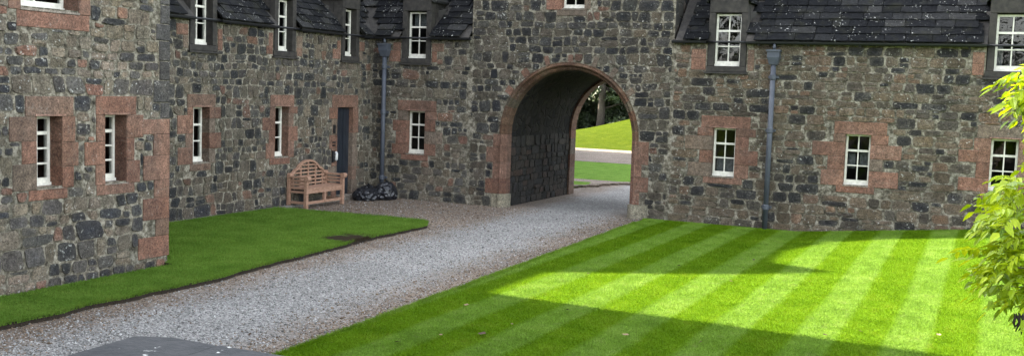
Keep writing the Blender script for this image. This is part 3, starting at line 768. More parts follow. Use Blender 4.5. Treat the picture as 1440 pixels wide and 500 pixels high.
# red bonders set in the rubble above the ring
for k in range(7):
    a = math.pi*(.80-.60*k/6)+r.uniform(-.03, .03); w = r.uniform(.05, .09); L0, L1 = AR+.175, AR+.175+r.uniform(.14, .24)
    V = []
    for d in (-.05, .014):
        for (L, s) in ((L0,-1),(L0,1),(L1,1),(L1,-1)):
            V.append(FAC.P(AC+L*math.cos(a)+s*w*math.sin(a), AZ+L*math.sin(a)-s*w*math.cos(a), d))
    mk('bonder', V, [(0,3,2,1),(4,5,6,7),(0,1,5,4),(1,2,6,5),(2,3,7,6),(3,0,4,7)], 'dressed_sandstone', arch, [np.array(r.choice(SAND))*r.uniform(.6, .95)]*8)
    u = AC+(L0+L1)/2*math.cos(a); v = AZ+(L0+L1)/2*math.sin(a); H.append((u-.08, u+.08, v-.1, v+.1))
for side in (-1, 1):
    z = 0.0; lng = side > 0
    while z < AZ-.01:
        h = .30 if z == 0 else r.uniform(.24, .36); e = AZ if AZ-z-h < .18 else z+h
        w = (.30, .47)[lng] if side < 0 else (.24, .40)[lng]; w *= r.uniform(.94, 1.06); lng = not lng
        V = []; m_ = len(prof); pr = [(0.0, -.30), (0.0, -.075), (.03, -.045), (.06, -.04), (.075, -.015), (.085, .02), (.105, .035), (.125, .03), (.135, .0), (w, .0), (w, -.30)]
        if z == 0: pr = [(-.03, -.30), (-.03, -.05), (.02, .0), (.05, .03), (.08, .05), (.10, .05), (.12, .05), (.14, .045), (.17, .012), (w, .01), (w, -.30)]
        for zz in (z+.003, e-.003):
            for (q, d) in pr: V.append(FAC.P(AC+side*(AR+q), zz, d+.012))
        F = [((j, j+1, m_+j+1, m_+j) if side > 0 else (j+1, j, m_+j, m_+j+1)) for j in range(m_-1)]
        top = tuple(m_+j for j in range(m_)); bot = tuple(range(m_)); F += [top, bot[::-1]]
        c = np.array(r.choice(SAND))*r.uniform(.7, 1.0)
        if z == 0: c = np.array((.17, .155, .115))
        mk('jamb_stone', V, F, 'dressed_sandstone', arch, [c]*len(V))
        a, b_ = sorted((AC+side*AR, AC+side*(AR+w))); H.append((a, b_, z, e)); z = e
H.append((AC-AR, AC+AR, -1, AZ))
gw = empty('wall', (0, 0, 0), gh)
O2 = O + [(AC-AR-.08, AC+AR+.08, -1, 4.2)]
sheet(FAC, gw, 'mortar_face', -10.7, -6.08, -.05, 7.6, O2, arch=(AC, AZ, AR+.08, 4.2))
b = MB()
for s in (-1, 1): b.add([FAC.P(AC+s*(AR+.08), -.05), FAC.P(AC+s*(AR+.0801), -.05), FAC.P(AC+s*(AR+.0801), AZ), FAC.P(AC+s*(AR+.08), AZ)], [(0,1,2,3)])
rubble(FAC, gw, -10.68, -6.10, .0, 4.85, H, .26, .175, 'gate', 24, arch=(AC, AZ, AR+.175), jit=.55)
# the passage: left wall of rubble, right wall, vault and the far arch
Y0, Y1, PR = 21.18, 24.75, AR+.03
pw = empty('passage_wall', (0, 0, 0), gh)
sheet(PASS, pw, 'mortar_face', Y0-.05, Y1+.1, -.05, AZ+.02, [], 'passage_shade_rubble', d=0)
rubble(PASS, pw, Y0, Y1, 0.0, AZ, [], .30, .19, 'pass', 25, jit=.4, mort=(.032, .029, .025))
mk('passage_side', [(-6.88, Y0-.05, -.05), (-6.88, Y0-.05, AZ), (-6.88, Y1+.1, AZ), (-6.88, Y1+.1, -.05)], [(0,1,2,3)], 'passage_shade_rubble', gh)
V = []; n = 28
for k in range(n+1):
    a = math.pi*k/n
    for y in (Y0-.05, Y1+.1): V.append((AC+PR*math.cos(a), y, AZ+PR*math.sin(a)))
mk('vault', V, [(2*k, 2*k+1, 2*k+3, 2*k+2) for k in range(n)], 'passage_shade_rubble', gh, None, True)
# far arch ring and outer wall
fa = empty('rear_archway', (0, 0, 0), gh); BR = AR-.02
for k in range(21):
    a0 = math.pi*(1-k/21); a1 = math.pi*(1-(k+1)/21); V = []
    for a in (a0-.002, a1+.002):
        for (rr, y) in ((BR, 24.72), (BR, 25.06), (BR+.24, 25.06), (BR+.24, 24.72)): V.append((AC+rr*math.cos(a), y, AZ+rr*math.sin(a)))
    mk('voussoir', V, [(0,1,5,4),(1,2,6,5),(2,3,7,6),(3,0,4,7),(0,3,2,1),(4,5,6,7)], 'dressed_sandstone', fa, [np.array(r.choice(SAND))*r.uniform(.6, .9)]*8)
for s in (-1, 1):
    z = 0
    while z < AZ-.01:
        e = min(AZ, z+r.uniform(.25, .4)); e = AZ if AZ-e < .15 else e; b = MB(); b.box((AC+s*BR, 24.72, z+.003), (AC+s*(BR+.35), 25.06, e-.003)); b.build('jamb_stone', 'dressed_sandstone', fa, tint=[np.array(r.choice(SAND))*r.uniform(.6, .9)]*8); z = e
BACK = Plane((0, 25.05, 0), (-1, 0, 0))
sheet(BACK, gh, 'rear_wall', 6.08, 10.7, -.05, 7.6, [(-AC-BR-.1, -AC+BR+.1, -1, 4.2)], 'far_rubble', arch=(-AC, AZ, BR+.1, 4.2))
b = MB()
for x in (-10.7, -6.08): mk('side_wall', [(x, 20.9, 3.5), (x, 25.05, 3.5), (x, 25.05, 7.6), (x, 20.9, 7.6)], [(0,1,2,3)], 'far_rubble', gh)
prism('roof', [(-10.9, 7.6), (-5.9, 7.6), (-8.4, 10.0)], 20.7, 25.25, 'slate', gh, 'y')

# ------------------------------------------------------------------ right range
rr = building('right_range', 'long stone range right of the arch with slate roof over the striped lawn')
H, O = [], []
gf_window(rr, FAC, -5.19, -4.73, 1.02, 1.98, .12, 3, H, O, 71, curtain=[(0, .5, 0, .35), (.5, 1, 0, .3)], lint=.26, wl=(.26, .5), hts=(.22, .32))
gf_window(rr, FAC, -2.62, -2.16, 1.02, 1.98, .12, 3, H, O, 72, curtain=[(.55, 1, .3, .68), (0, .35, .25, .6)], lint=.26, wl=(.26, .5), hts=(.22, .32))
gf_window(rr, FAC, -.08, .37, 1.08, 2.02, .12, 3, H, O, 73, lint=.26, wl=(.26, .48), hts=(.22, .32))
dormer(rr, FAC, -5.25, -4.73, 3.23, 4.25, H, O, 74, rec=.10)
dormer(rr, FAC, -.13, .41, 3.25, 4.25, H, O, 75, rec=.10, curtain=[(0, .2, 0, .4)])
rw = empty('wall', (0, 0, 0), rr)
sheet(FAC, rw, 'mortar_face', -6.08, 9.0, -.05, 3.74, O)
rubble(FAC, rw, -6.06, 2.0, .0, 3.64, H, .30, .145, 'right', 26, jit=.32, drop=.2)
slate_roof(rr, FAC, lambda d: -6.02, lambda d: 9.0, R(45), 2.45, [(-5.25-.16, -4.73+.16, 4.85), (-.13-.16, .41+.16, 4.85)], 43)
gutter(rr, FAC, -6.10, 9.0, gaps=((-5.38, -4.60), (-.26, .54)))
downpipe(rr, FAC, -4.04, .02)
mk('rear_slope', [(9, 23.3, 6.2), (9, 26, 3.6), (-6.05, 26, 3.6), (-6.05, 23.3, 6.2)], [(0,1,2,3)], 'slate', rr, [(0,0,0)]*4)
mk('back_wall', [(-6.05, 25.9, -.05), (9, 25.9, -.05), (9, 25.9, 3.7), (-6.05, 25.9, 3.7)], [(3,2,1,0)], 'far_rubble', rr)
mk('end_gable', [(9, 20.9, -.05), (9, 25.9, -.05), (9, 25.9, 3.7), (9, 23.35, 6.2), (9, 20.9, 3.7)], [(0,1,2,3,4)], 'far_rubble', rr)

# unseen masses added behind the left range, outlined to cast the court shadow
rb = building('rear_shade_block', 'unseen mass behind the left range, outlined to cast the court shadow')
prism('shade_range_walls', [(13.4, 0), (19.3, 0), (19.7, 9.15), (18.4, 8.75), (17.05, 8.8), (16.62, 9.45), (13.4, 6.5)], -21.4, -17.0, 'far_rubble', rb)
rt_ = building('corner_shade_block', 'unseen tall mass behind the court corner, added to shade the lawn'); prism('shade_tower_walls', [(19.75, 0), (27, 0), (27, 12.5), (20.5, 12.5), (20.15, 9.9), (19.75, 9.3)], -21.5, -17.0, 'far_rubble', rt_)
nb = building('outer_shade_block', 'unseen mass outside the court, added to shade ground beyond the gate'); prism('shade_range_walls', [(27.2, 0), (45.3, 0), (45.3, 7.5), (27.2, 7.5)], -27.5, -20.6, 'far_rubble', nb)  # added out of view to shade the grass and path outside

# ------------------------------------------------------------------ bench
bench = tag(empty('garden_bench', (-13.04, 18.42, .0)), 'weathered teak bench with a high scrolled slatted back against the stone wall', 'bench')
BL, BD = 1.38, .50      # length along the wall (local y), depth (local x, towards the court)
def bp(name, mb): return mb.build(name, 'weathered_teak', bench)
hw = BL/2
for s in (-1, 1):
    y = s*(hw-.035)
    b = MB(); b.box((BD/2-.07, y-.035, 0), (BD/2, y+.035, .62)); bp('leg', b)
    b = MB(); b.box((-BD/2, y-.035, 0), (-BD/2+.06, y+.035, .66)); bp('leg', b)
    b = MB(); b.bar((-BD/2, y, .645), (BD/2-.05, y, .645), .085, .035)
    b.tube([(BD/2+.0, y-.055, .625), (BD/2+.0, y+.055, .625)], .055, 12); bp('armrest', b)
    for z in (.34, .42, .50, .57):
        b = MB(); b.bar((-BD/2+.03, y, z), (BD/2-.04, y, z), .025, .045); bp('arm_slat', b)
    b = MB(); b.bar((-BD/2+.03, y, .12), (BD/2-.04, y, .12), .03, .05); bp('stretcher', b)
b = MB(); b.bar((BD/2-.035, -hw+.07, .36), (BD/2-.035, hw-.07, .36), .03, .09); bp('seat_rail', b)
b = MB(); b.bar((BD/2-.04, -hw+.07, .12), (BD/2-.04, hw-.07, .12), .03, .055); bp('stretcher', b)
b = MB(); b.box((BD/2-.07, -.03, 0.10), (BD/2-.015, .03, .33)); bp('leg', b)
for k in range(6):
    x = -BD/2+.06+k*.073; b = MB(); b.box((x, -hw+.04, .405), (x+.060, hw-.04, .425)); bp('seat_slat', b)
# scrolled back
def back_h(t):          # t in -1..1
    a = abs(t)
    if a < .44: return .78+.17*math.sqrt(max(0, 1-(a/.5)**2))
    if a < .62: return .78+.0807*(1-sstep(a, .44, .62))*1.0
    return .78-.13*sstep(a, .62, 1.0)
N = 40; top = [(-BD/2+.03, hw*.96*(2*k/N-1), back_h(2*k/N-1)) for k in range(N+1)]
b = MB()
for k in range(N): b.bar(top[k], top[k+1], .045, .06, (1, 0, 0))
bp('back_rail', b)
for s in (-1, 1):
    b = MB(); b.tube([(-BD/2+.0, s*hw*.93, .67), (-BD/2+.07, s*hw*.93, .67)], .05, 12); bp('scroll', b)
for k in range(6):
    z = .47+k*.078; ok = [2*i/N-1 for i in range(N+1) if back_h(2*i/N-1) > z+.04]
    if len(ok) > 1: b = MB(); b.bar((-BD/2+.03, ok[0]*hw*.95, z), (-BD/2+.03, ok[-1]*hw*.95, z), .02, .032); bp('back_slat', b)
for t in (-.80, -.40, 0, .40, .80):
    b = MB(); b.box((-BD/2+.018, t*hw*.95-.018, .41), (-BD/2+.046, t*hw*.95+.018, back_h(t)-.01)); bp('back_upright', b)

# ------------------------------------------------------------------ rubbish sacks
def sack(loc, sx, sy, sz, seed, label):
    import bmesh
    bm = bmesh.new(); bmesh.ops.create_icosphere(bm, subdivisions=4, radius=1.0)
    for v in bm.verts:
        p = v.co.copy(); o = Vector((seed*3.1, seed*1.7, 0))
        rr_ = 1 - .22*abs(noise.noise(p*2.6+o)) - .13*abs(noise.noise(p*5.5+o)) - .05*abs(noise.noise(p*11+o)) + .10
        p = p*rr_; z = p.z
        if z < -.45: z = -.45 + (z+.45)*.1
        v.co = Vector((p.x*sx, p.y*sy, (z+.505)*sz))
    me = bpy.data.meshes.new('rubbish_sack'); bm.to_mesh(me); bm.free(); me.materials.append(MATS['black_plastic'])
    o = bpy.data.objects.new('rubbish_sack', me); COL.objects.link(o); o.location = loc
    # tied neck
    nk = MB(); nk.tube([(0, 0, sz*1.34), (.01, .01, sz*1.52), (.03, .02, sz*1.62)], [.045, .022, .05], 8); nk.build('tied_neck', 'black_plastic', o)
    return tag(o, label, 'rubbish bag', 'black rubbish sacks by the door')
sack((-12.60, 20.50, .0), .27, .27, .27, 1, 'full round black rubbish sack beside the corner downpipe')
sack((-12.86, 20.12, .0), .30, .36, .20, 2, 'flat crumpled black rubbish sack in front of the door jamb')
sack((-13.08, 20.50, .0), .20, .26, .20, 3, 'black rubbish sack tucked in the corner behind the others')

# door fittings
b = MB(); LEFT.box(b, 19.40, 19.48, 1.50, 1.69, .012, .03); tag(b.build('wall_plaque', 'black_metal'), 'small black plaque on the red jamb left of the door', 'plaque')
lb = tag(empty('letter_plate', LEFT.P(19.44, 1.20, .012)), 'narrow black slotted plate below the plaque by the door', 'letter plate')
for z in (1.22, 1.285):
    b = MB(); LEFT.box(b, 19.385, 19.495, z, z+.032, .010, .03); o = b.build('plate', 'black_metal', lb); o.location = -Vector(lb.location)
ph = tag(empty('entry_phone', LEFT.P(19.42, .9, .012)), 'black entry phone with pale handset on the red jamb', 'entry phone')
b = MB(); LEFT.box(b, 19.37, 19.43, .86, 1.12, .010, .05); o = b.build('backplate', 'black_metal', ph); o.location = -Vector(ph.location)
b = MB(); b.tube([LEFT.P(19.465, .90, .05), LEFT.P(19.465, .93, .075), LEFT.P(19.465, 1.06, .075), LEFT.P(19.465, 1.09, .05)], [.028, .034, .034, .028], 8); o = b.build('handset', 'pale_plastic', ph, True); o.location = -Vector(ph.location)

# ------------------------------------------------------------------ parapet in the foreground
pa = tag(empty('parapet_wall', (0, 0, 0)), 'low terrace wall with dark slate coping slabs at the bottom edge', 'wall')
prism('wall_core', [(4.62, -.05), (5.18, -.05), (5.18, .835), (4.62, .835)], -4.95, 6.0, 'far_rubble', pa)
r = random.Random(9); x = -4.47; cuts = [-5.08, -4.47]
while x < 6: x += r.uniform(.55, .8); cuts.append(x)
for k in range(len(cuts)-1):
    a, b_ = cuts[k]+.006, cuts[k+1]-.006; sk = r.uniform(-.03, .03)
    if k == 0: out = [(-5.06, 4.54), (-4.44, 4.52), (-4.46, 5.27), (-4.86, 5.275), (-5.08, 5.17)]
    else: out = [(a+.02, 4.52+r.uniform(-.02, .02)), (b_+sk, 4.52), (b_, 5.27+r.uniform(-.012, .012)), (a, 5.268+r.uniform(-.012, .012))]
    out = wob(out, .008, .06, 80+k); n = len(out); cx = sum(p[0] for p in out)/n; cy = sum(p[1] for p in out)/n; zt = .90+r.uniform(-.006, .006)
    V = [(p[0], p[1], .84) for p in out]+[(p[0], p[1], zt-.012) for p in out]+[(cx+(p[0]-cx)*.97, cy+(p[1]-cy)*.97, zt) for p in out]
    mk('coping_slab', V, [tuple(range(n))[::-1], tuple(2*n+i for i in range(n))]+[(i, (i+1) % n, n+(i+1) % n, n+i) for i in range(n)]+[(n+i, n+(i+1) % n, 2*n+(i+1) % n, 2*n+i) for i in range(n)], 'coping_slate', pa)
tag(prism('terrace', [(-9, -.05), (4.5, -.05), (4.5, .80), (-9, .80)], -4.9, 6.5, 'gravel'), kind='structure')

# ------------------------------------------------------------------ grass blades, pebbles
rng = np.random.default_rng(4)
def in_poly(x, y, poly):
    c = np.zeros(len(x), bool); n = len(poly)
    for i in range(n):
        x0, y0 = poly[i]; x1, y1 = poly[(i+1) % n]
        if y0 == y1: continue
        hit = ((y0 > y) != (y1 > y)) & (x < (x1-x0)*(y-y0)/(y1-y0)+x0); c ^= hit
    return c
def visible(x, y, z, m=20):
    P = np.stack([x, y, z], 1)-np.array(CAM); zz = P @ np.array(FW); px = 720+FPX*(P @ np.array(RT))/zz; py = 250-FPX*(P @ np.array(UP))/zz
    return (zz > .3) & (px > -m) & (px < 1440+m) & (py > -m) & (py < 500+m)
def blades(name, x, y, z, h, w, mat, parent, lean=None):
    n = len(x); a = rng.uniform(0, 2*np.pi, n); hh = h*rng.uniform(.55, 1.3, n); ww = w*rng.uniform(.7, 1.3, n)
    lx = rng.normal(0, .45, n)*hh; ly = rng.normal(0, .45, n)*hh
    if lean is not None: ly = ly+lean*hh
    V = np.empty((n, 3, 3)); dx, dy = np.cos(a)*ww/2, np.sin(a)*ww/2
    V[:, 0] = np.stack([x-dx, y-dy, z-.004], 1); V[:, 1] = np.stack([x+dx, y+dy, z-.004], 1); V[:, 2] = np.stack([x+lx, y+ly, z+hh], 1)
    o = big_mesh(name, V.reshape(-1, 3), np.arange(3*n).reshape(-1, 3), mat, parent); tag(o, kind='stuff'); return o
N = 620000
y = 5.4+rng.random(N)**1.35*15.4; x = -6.6+rng.random(N)*8.6
lx = np.array([lawn_left_x(v) for v in np.linspace(5, 21, 400)]); xe = np.interp(y, np.linspace(5, 21, 400), lx)
z = .035+.10*np.clip(x+3.4, 0, None)*(lambda t: t*t*(3-2*t))(np.clip((y-13)/7.5, 0, 1))
k = (x > xe-.02) & visible(x, y, z); x, y, z = x[k], y[k], z[k]
lean = np.where(np.mod((x+4.66)/.92, 1) < .5, .55, -.55)
o = blades('grass', x, y, z, .026, .0075, 'lawn_striped', None, lean); tag(o, 'short mown grass of the striped right lawn', 'grass', kind='stuff')
N = 260000; x = rng.uniform(-13.2, -8.8, N); y = 5+rng.random(N)*12.5; k = in_poly(x, y, LLAWN) & (np.hypot(x+9.55, y-14.55) > .42); x, y = x[k], y[k]; z = np.full(len(x), LZ)
k = visible(x, y, z); o = blades('grass', x[k], y[k], z[k], .028, .008, 'lawn_plain', None); tag(o, 'short grass of the left lawn strip', 'grass', kind='stuff')
# ragged fringe along lawn edges
ex_, ey_ = [], []
for i in range(len(LLAWN)-4):
    a, b_ = LLAWN[i], LLAWN[i+1]
    for t in rng.random(60): ex_.append(a[0]+(b_[0]-a[0])*t+rng.normal(0, .012)); ey_.append(a[1]+(b_[1]-a[1])*t+rng.normal(0, .012))
ex_, ey_ = np.array(ex_), np.array(ey_); o = blades('grass_fringe', ex_, ey_, np.full(len(ex_), LZ-.012), .05, .009, 'lawn_plain', None); tag(o, 'ragged grass fringe along the left lawn edge', 'grass', kind='stuff')
yy = rng.uniform(5.4, 20.0, 16000); xx = np.interp(yy, np.linspace(5, 21, 400), lx)+rng.normal(0, .018, 16000); o = blades('grass_fringe', xx, yy, np.full(16000, .025), .045, .009, 'lawn_striped', None); tag(o, 'ragged grass fringe where the striped lawn meets the gravel', 'grass', kind='stuff')

# loose stones on the drive
N = 75000; yy = 6.3+rng.random(N)**1.8*14.8; xx = rng.uniform(-13.2, -6.0, N)
k = visible(xx, yy, np.zeros(N)) & ~in_poly(xx, yy, LLAWN) & (xx < np.interp(yy, np.linspace(5, 21, 400), lx)+.03) & ~((xx < -10.25) & (yy < 11.1)); xx, yy = xx[k], yy[k]; n = len(xx)
s = rng.uniform(.006, .014, n)*np.where(rng.random(n) < .06, 1.7, 1); oct_ = np.array([(1,0,0),(0,1,0),(-1,0,0),(0,-1,0),(0,0,.75),(0,0,-.6)]); of = np.array([(0,1,4),(1,2,4),(2,3,4),(3,0,4),(1,0,5),(2,1,5),(3,2,5),(0,3,5)])
an = rng.uniform(0, 6.28, n); V = oct_[None]*s[:, None, None]*rng.uniform(.65, 1.25, (n, 6, 1)); ca, sa = np.cos(an)[:, None], np.sin(an)[:, None]
Vx = V[..., 0]*ca-V[..., 1]*sa+xx[:, None]; Vy = V[..., 0]*sa+V[..., 1]*ca+yy[:, None]; Vz = V[..., 2]+(s*.3)[:, None]
offc = np.abs(xx-(-7.1-.052*yy))+rng.normal(0, .3, n); br = np.clip((offc-.6)/.65, 0, 1)
gr = rng.uniform(.085, .36, n)[:, None]*np.array((1.01, 1, .96)); bw = rng.uniform(.5, 1.5, n)[:, None]*np.array((.13, .095, .066)); T = np.where((rng.random(n) < br*.75)[:, None], bw, gr)
o = big_mesh('loose_gravel', np.stack([Vx, Vy, Vz], -1).reshape(-1, 3), (of[None]+6*np.arange(n)[:, None, None]).reshape(-1, 3), 'pebble', None, np.repeat(T, 6, 0)); tag(o, 'loose grey and brown stones on the gravel drive', 'gravel', kind='stuff')

# ------------------------------------------------------------------ shrub at the right edge
def leaf_mesh(seed):
    r = random.Random(seed); mb = MB(); T = []; L = r.uniform(.24, .34); npair = r.choice((3, 4, 4))
    pts = [Vector((L*t, 0, .05*math.sin(t*2.2)-.16*L*t*t*2.2)) for t in [k/8 for k in range(9)]]
    mb.tube(pts, [.0028*(1-.6*k/8) for k in range(9)], 4, False); T += [.5]*len(mb.v)
    def leaflet(p, ang, ln, dr):
        w = ln*r.uniform(.38, .48); d = Vector((math.cos(ang), math.sin(ang), -dr)).normalized(); sd_ = Vector((-d.y, d.x, 0)).normalized(); roll = r.uniform(-.5, .5)
        sd_ = (sd_*math.cos(roll)+Vector((0, 0, 1))*math.sin(roll)); up = Vector((0, 0, 1)); n0 = len(mb.v)
        V = [p, p+d*ln*.33+sd_*w*.5+up*.010, p+d*ln*.68+sd_*w*.38+up*.006, p+d*ln-up*.008, p+d*ln*.68-sd_*w*.38+up*.006, p+d*ln*.33-sd_*w*.5+up*.010, p+d*ln*.33-up*.003, p+d*ln*.68-up*.004]
        mb.add(V, [(0,6,1),(1,6,7,2),(2,7,3),(0,5,6),(5,4,7,6),(4,3,7)]); T.extend([r.random()*.35]*8)
    for k in range(npair):
        t = .22+.72*k/npair; i = t*8; p = pts[int(i)].lerp(pts[min(8, int(i)+1)], i-int(i)); ln = r.uniform(.11, .15)*(1-.25*abs(t-.5))
        for s in (-1, 1): leaflet(p, s*r.uniform(.75, 1.15), ln, r.uniform(.1, .6))
    leaflet(pts[-1], r.uniform(-.2, .2), .14, .4)
    me = bpy.data.meshes.new('leaf'); me.from_pydata(mb.v, [], mb.f); a = me.attributes.new('tint', 'FLOAT_COLOR', 'POINT'); arr = np.ones((len(mb.v), 4), np.float32); arr[:, :3] = np.array(T)[:, None]; a.data.foreach_set('color', arr.ravel()); me.materials.append(MATS['leaf_green']); return me
LM = [leaf_mesh(300+k) for k in range(8)]
tr = tag(empty('leafy_shrub', (1.75, 8.6, 0)), 'sunlit yellow green shrub with feathery leaves reaching in from the right', 'shrub')
T0 = Vector(tr.location)
def world_at(px, py, Y):
    d = FW+RT*(px-720)/FPX-UP*(py-250)/FPX; return CAM+d*(Y/d.y)
tk = MB(); tk.tube([Vector((1.75, 8.6, -.05))-T0, Vector((1.72, 8.6, .8))-T0, Vector((1.6, 8.55, 1.6))-T0, Vector((1.5, 8.5, 2.6))-T0, Vector((1.45, 8.5, 3.6))-T0], [.09, .075, .06, .045, .02], 10); tk.build('trunk', 'bark', tr, True)
crown = empty('crown', (0, 0, 0), tr); r = random.Random(77)
# boughs as clusters (pixel x, pixel y, reach) turned to places about eight metres off
clusters = [(1404, 258, 8.2), (1425, 272, 8.4), (1392, 278, 8.7), (1378, 298, 8.3), (1405, 300, 8.0), (1430, 300, 8.6), (1452, 285, 8.4), (1390, 318, 8.5), (1415, 325, 8.2), (1442, 328, 8.3),
  (1400, 345, 8.6), (1378, 352, 8.3), (1420, 352, 8.0), (1448, 360, 8.5), (1372, 370, 8.5), (1395, 375, 8.1), (1425, 382, 8.4), (1450, 395, 8.2), (1375, 392, 8.3), (1398, 402, 8.6), (1432, 410, 8.1), (1440, 425, 8.5), (1470, 330, 8.5), (1475, 380, 8.3), (1480, 290, 8.6),
  (1425, 118, 8.1), (1440, 108, 8.3), (1424, 140, 8.3), (1445, 150, 8.2), (1462, 125, 8.5), (1455, 170, 8.4), (1448, 240, 8.5), (1475, 200, 8.4), (1490, 150, 8.3), (1490, 245, 8.5)]
count = 0
for (px, py, Y) in clusters:
    c = world_at(px+24, py, Y); root = Vector((1.55, 8.5, c.z-.25))
    mid = c.lerp(root, .5)+Vector((0, r.uniform(-.1, .1), .12)); b = MB(); b.tube([root-T0, mid-T0, c-T0], [.014, .009, .004], 5); b.build('twig', 'bark', tr)
    for k in range(6):
        p = c+Vector((r.gauss(0, .05)+.03, r.gauss(0, .09), r.gauss(0, .035))); az = math.pi+r.uniform(-1.3, 1.3); o = inst('leaf', LM[r.randrange(8)], crown, p-T0, (r.uniform(-.5, .5), r.uniform(-.15, .55), az)); o.scale = (.66,)*3 if r.random() < .6 else (.8,)*3; count += 1
for k in range(5):
    p = world_at(1426+k*3, 436+r.uniform(-3, 6), 8.2); L = r.uniform(.10, .17); b = MB(); b.tube([p-T0, p+Vector((.01, 0, -.03))-T0, p+Vector((.012+r.uniform(-.02, .02), 0, -L*.6))-T0, p+Vector((r.uniform(-.02, .02), 0, -L))-T0], [.003, .010, .012, .003], 6); b.build('seed_pod', 'seed_pod', tr, True)

# ------------------------------------------------------------------ trees beyond the gate
def far_tree(loc, h, rad, seed, label, dens=9000, low=.02, group='dark trees beyond the gate'):
    t = tag(empty('evergreen_tree', loc), label, 'tree', group); r_ = np.random.default_rng(seed); rr_ = random.Random(seed)
    b = MB(); b.tube([(0, 0, -.3), (.1, 0, h*.3), (0, .1, h*.62), (.1, 0, h*.9)], [.3, .22, .14, .04], 8)
    for k in range(9):
        a = rr_.uniform(0, 6.28); z = h*rr_.uniform(.15, .7); L = rad*rr_.uniform(.6, .95); b.tube([(0, 0, z), (math.cos(a)*L*.5, math.sin(a)*L*.5, z+.4), (math.cos(a)*L, math.sin(a)*L, z+.3+rr_.uniform(-.3, .6))], [.08, .05, .015], 5)
    b.build('trunk', 'bark', t, True)
    nc = 60; C = []
    for k in range(nc):
        u = rr_.random(); z = h*(low+(1-low)*u); q = rad*(1-.55*u)*math.sqrt(rr_.uniform(.25, 1)); a = rr_.uniform(0, 6.28); C.append((q*math.cos(a), q*math.sin(a), z, rr_.uniform(.45, .95)))
    C = np.array(C); i = r_.integers(0, nc, dens); d = r_.normal(0, 1, (dens, 3)); d /= np.linalg.norm(d, axis=1)[:, None]; P = C[i, :3]+d*(C[i, 3]*r_.uniform(.5, 1.05, dens)**.5)[:, None]*np.array((1, 1, .6))
    P[:, 2] = np.maximum(P[:, 2], .05)
    a = r_.normal(0, 1, (dens, 3)); a /= np.linalg.norm(a, axis=1)[:, None]; bb = np.cross(a, r_.normal(0, 1, (dens, 3))); bb /= np.linalg.norm(bb, axis=1)[:, None]; s = r_.uniform(.12, .30, dens)[:, None]
    V = np.stack([P-a*s, P+bb*s*.45, P+a*s, P-bb*s*.45], 1).reshape(-1, 3); cl = r_.uniform(.5, 1.4, nc)[i]*r_.uniform(.7, 1.3, dens); T = np.repeat(cl[:, None]*np.array((.028, .042, .016)), 4, 0)
    big_mesh('crown', V, np.arange(4*dens).reshape(-1, 4), 'dark_foliage', t, T)
for k, (x, y, h, rad, lb_) in enumerate(((-27.5, 66, 9, 3.4, 'dark broad tree on the left of the archway view'), (-23.5, 64.5, 8, 3.0, 'dark tree in the middle of the archway view'), (-19.5, 66, 9.5, 3.4, 'dark tree at the right of the archway view'), (-25.5, 71, 11, 4.0, 'taller dark tree standing behind the two on the left'), (-20.8, 72, 11, 4.2, 'taller dark tree behind the trees on the right'), (-31.5, 68, 10, 3.8, 'dark tree beyond the left edge of the arch opening'), (-28.5, 76, 13, 5.0, 'tallest dark tree far back on the left of the archway view'), (-23.5, 77, 13, 5.0, 'tall dark tree far back in the middle of the archway view'), (-17.5, 74, 13, 5.0, 'tall dark tree far back on the right of the archway view'), (-34.5, 80, 14, 5.5, 'dark tree furthest left in the wood beyond the gate'), (-29.5, 84, 15, 5.5, 'dark tree at the back left of the wood beyond the gate'), (-24.0, 85, 15, 5.5, 'dark tree at the back middle of the wood beyond the gate'))):
    far_tree((x, y, hill(x, y)-.1), h, rad, 900+k, lb_)

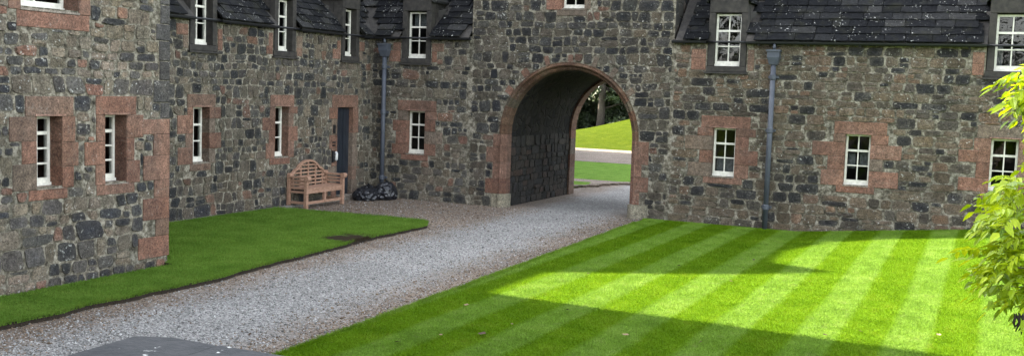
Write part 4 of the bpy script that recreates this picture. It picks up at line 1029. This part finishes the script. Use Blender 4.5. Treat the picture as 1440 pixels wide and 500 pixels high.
for k, (x, y, h, rad) in enumerate(((-17, -15, 12, 4.5), (-9.5, -18, 13, 5), (-2, -17, 12, 4.8), (5.5, -18, 13, 5), (13, -15, 12, 4.6), (20, -10, 12, 4.6))):
    far_tree((x, y, -.1), h, rad, 950+k, ('broad tree behind the terrace, first from the left', 'tall tree behind the terrace, second from the left', 'broad tree right behind the terrace', 'tall tree behind the terrace, third from the right', 'broad tree behind the terrace, second from the right', 'broad tree behind the terrace, furthest right')[k], 7000, .03, 'trees behind the terrace')
# ------------------------------------------------------------------ fallen leaves
V = [(0,-.03,0),(.018,-.012,.006),(.016,.012,.004),(0,.034,.010),(-.016,.012,.005),(-.018,-.012,.007),(0,0,0)]; me = bpy.data.meshes.new('fallen_leaf'); me.from_pydata(V, [], [(0,1,6),(1,2,6),(2,3,6),(3,4,6),(4,5,6),(5,0,6)]); me.materials.append(MATS['dead_leaf'])
r = random.Random(12)
spots = [(678, 469), (656, 428), (798, 435), (827, 384), (1140, 395), (1028, 395), (955, 373), (1160, 470), (880, 470), (720, 455), (1210, 465), (1060, 365), (985, 480), (620, 470), (1320, 470), (560, 480)]
for (px, py) in spots:
    d = FW+RT*(px-720)/FPX-UP*(py-250)/FPX; p = CAM+d*((.075-CAMZ)/d.z); zz = lawn_z(p.x, p.y)+.026; p = CAM+d*((zz-CAMZ)/d.z)
    o = inst('fallen_leaf', me, None, p, (r.uniform(-.3, .3), r.uniform(-.3, .3), r.uniform(0, 6))); s = r.uniform(.9, 1.5) if (px, py) != (678, 469) else 2.2; o.scale = (s, s, s); tag(o, 'small dead leaf lying on the striped lawn', 'leaf', 'fallen leaves on the lawn')
for k in range(70):
    yy = r.uniform(8, 20.3); xx = (lawn_left_x(yy)-abs(r.gauss(0, .35))-.03) if k % 2 else r.uniform(-12.4, -9.9); yy = yy if k % 2 else r.uniform(17.5, 20.3)
    o = inst('fallen_leaf', me, None, (xx, yy, .018), (r.uniform(-.4, .4), r.uniform(-.4, .4), r.uniform(0, 6))); s = r.uniform(.6, 1.2); o.scale = (s, s, s); tag(o, 'small dead leaf lying on the gravel', 'leaf', 'fallen leaves on the gravel')
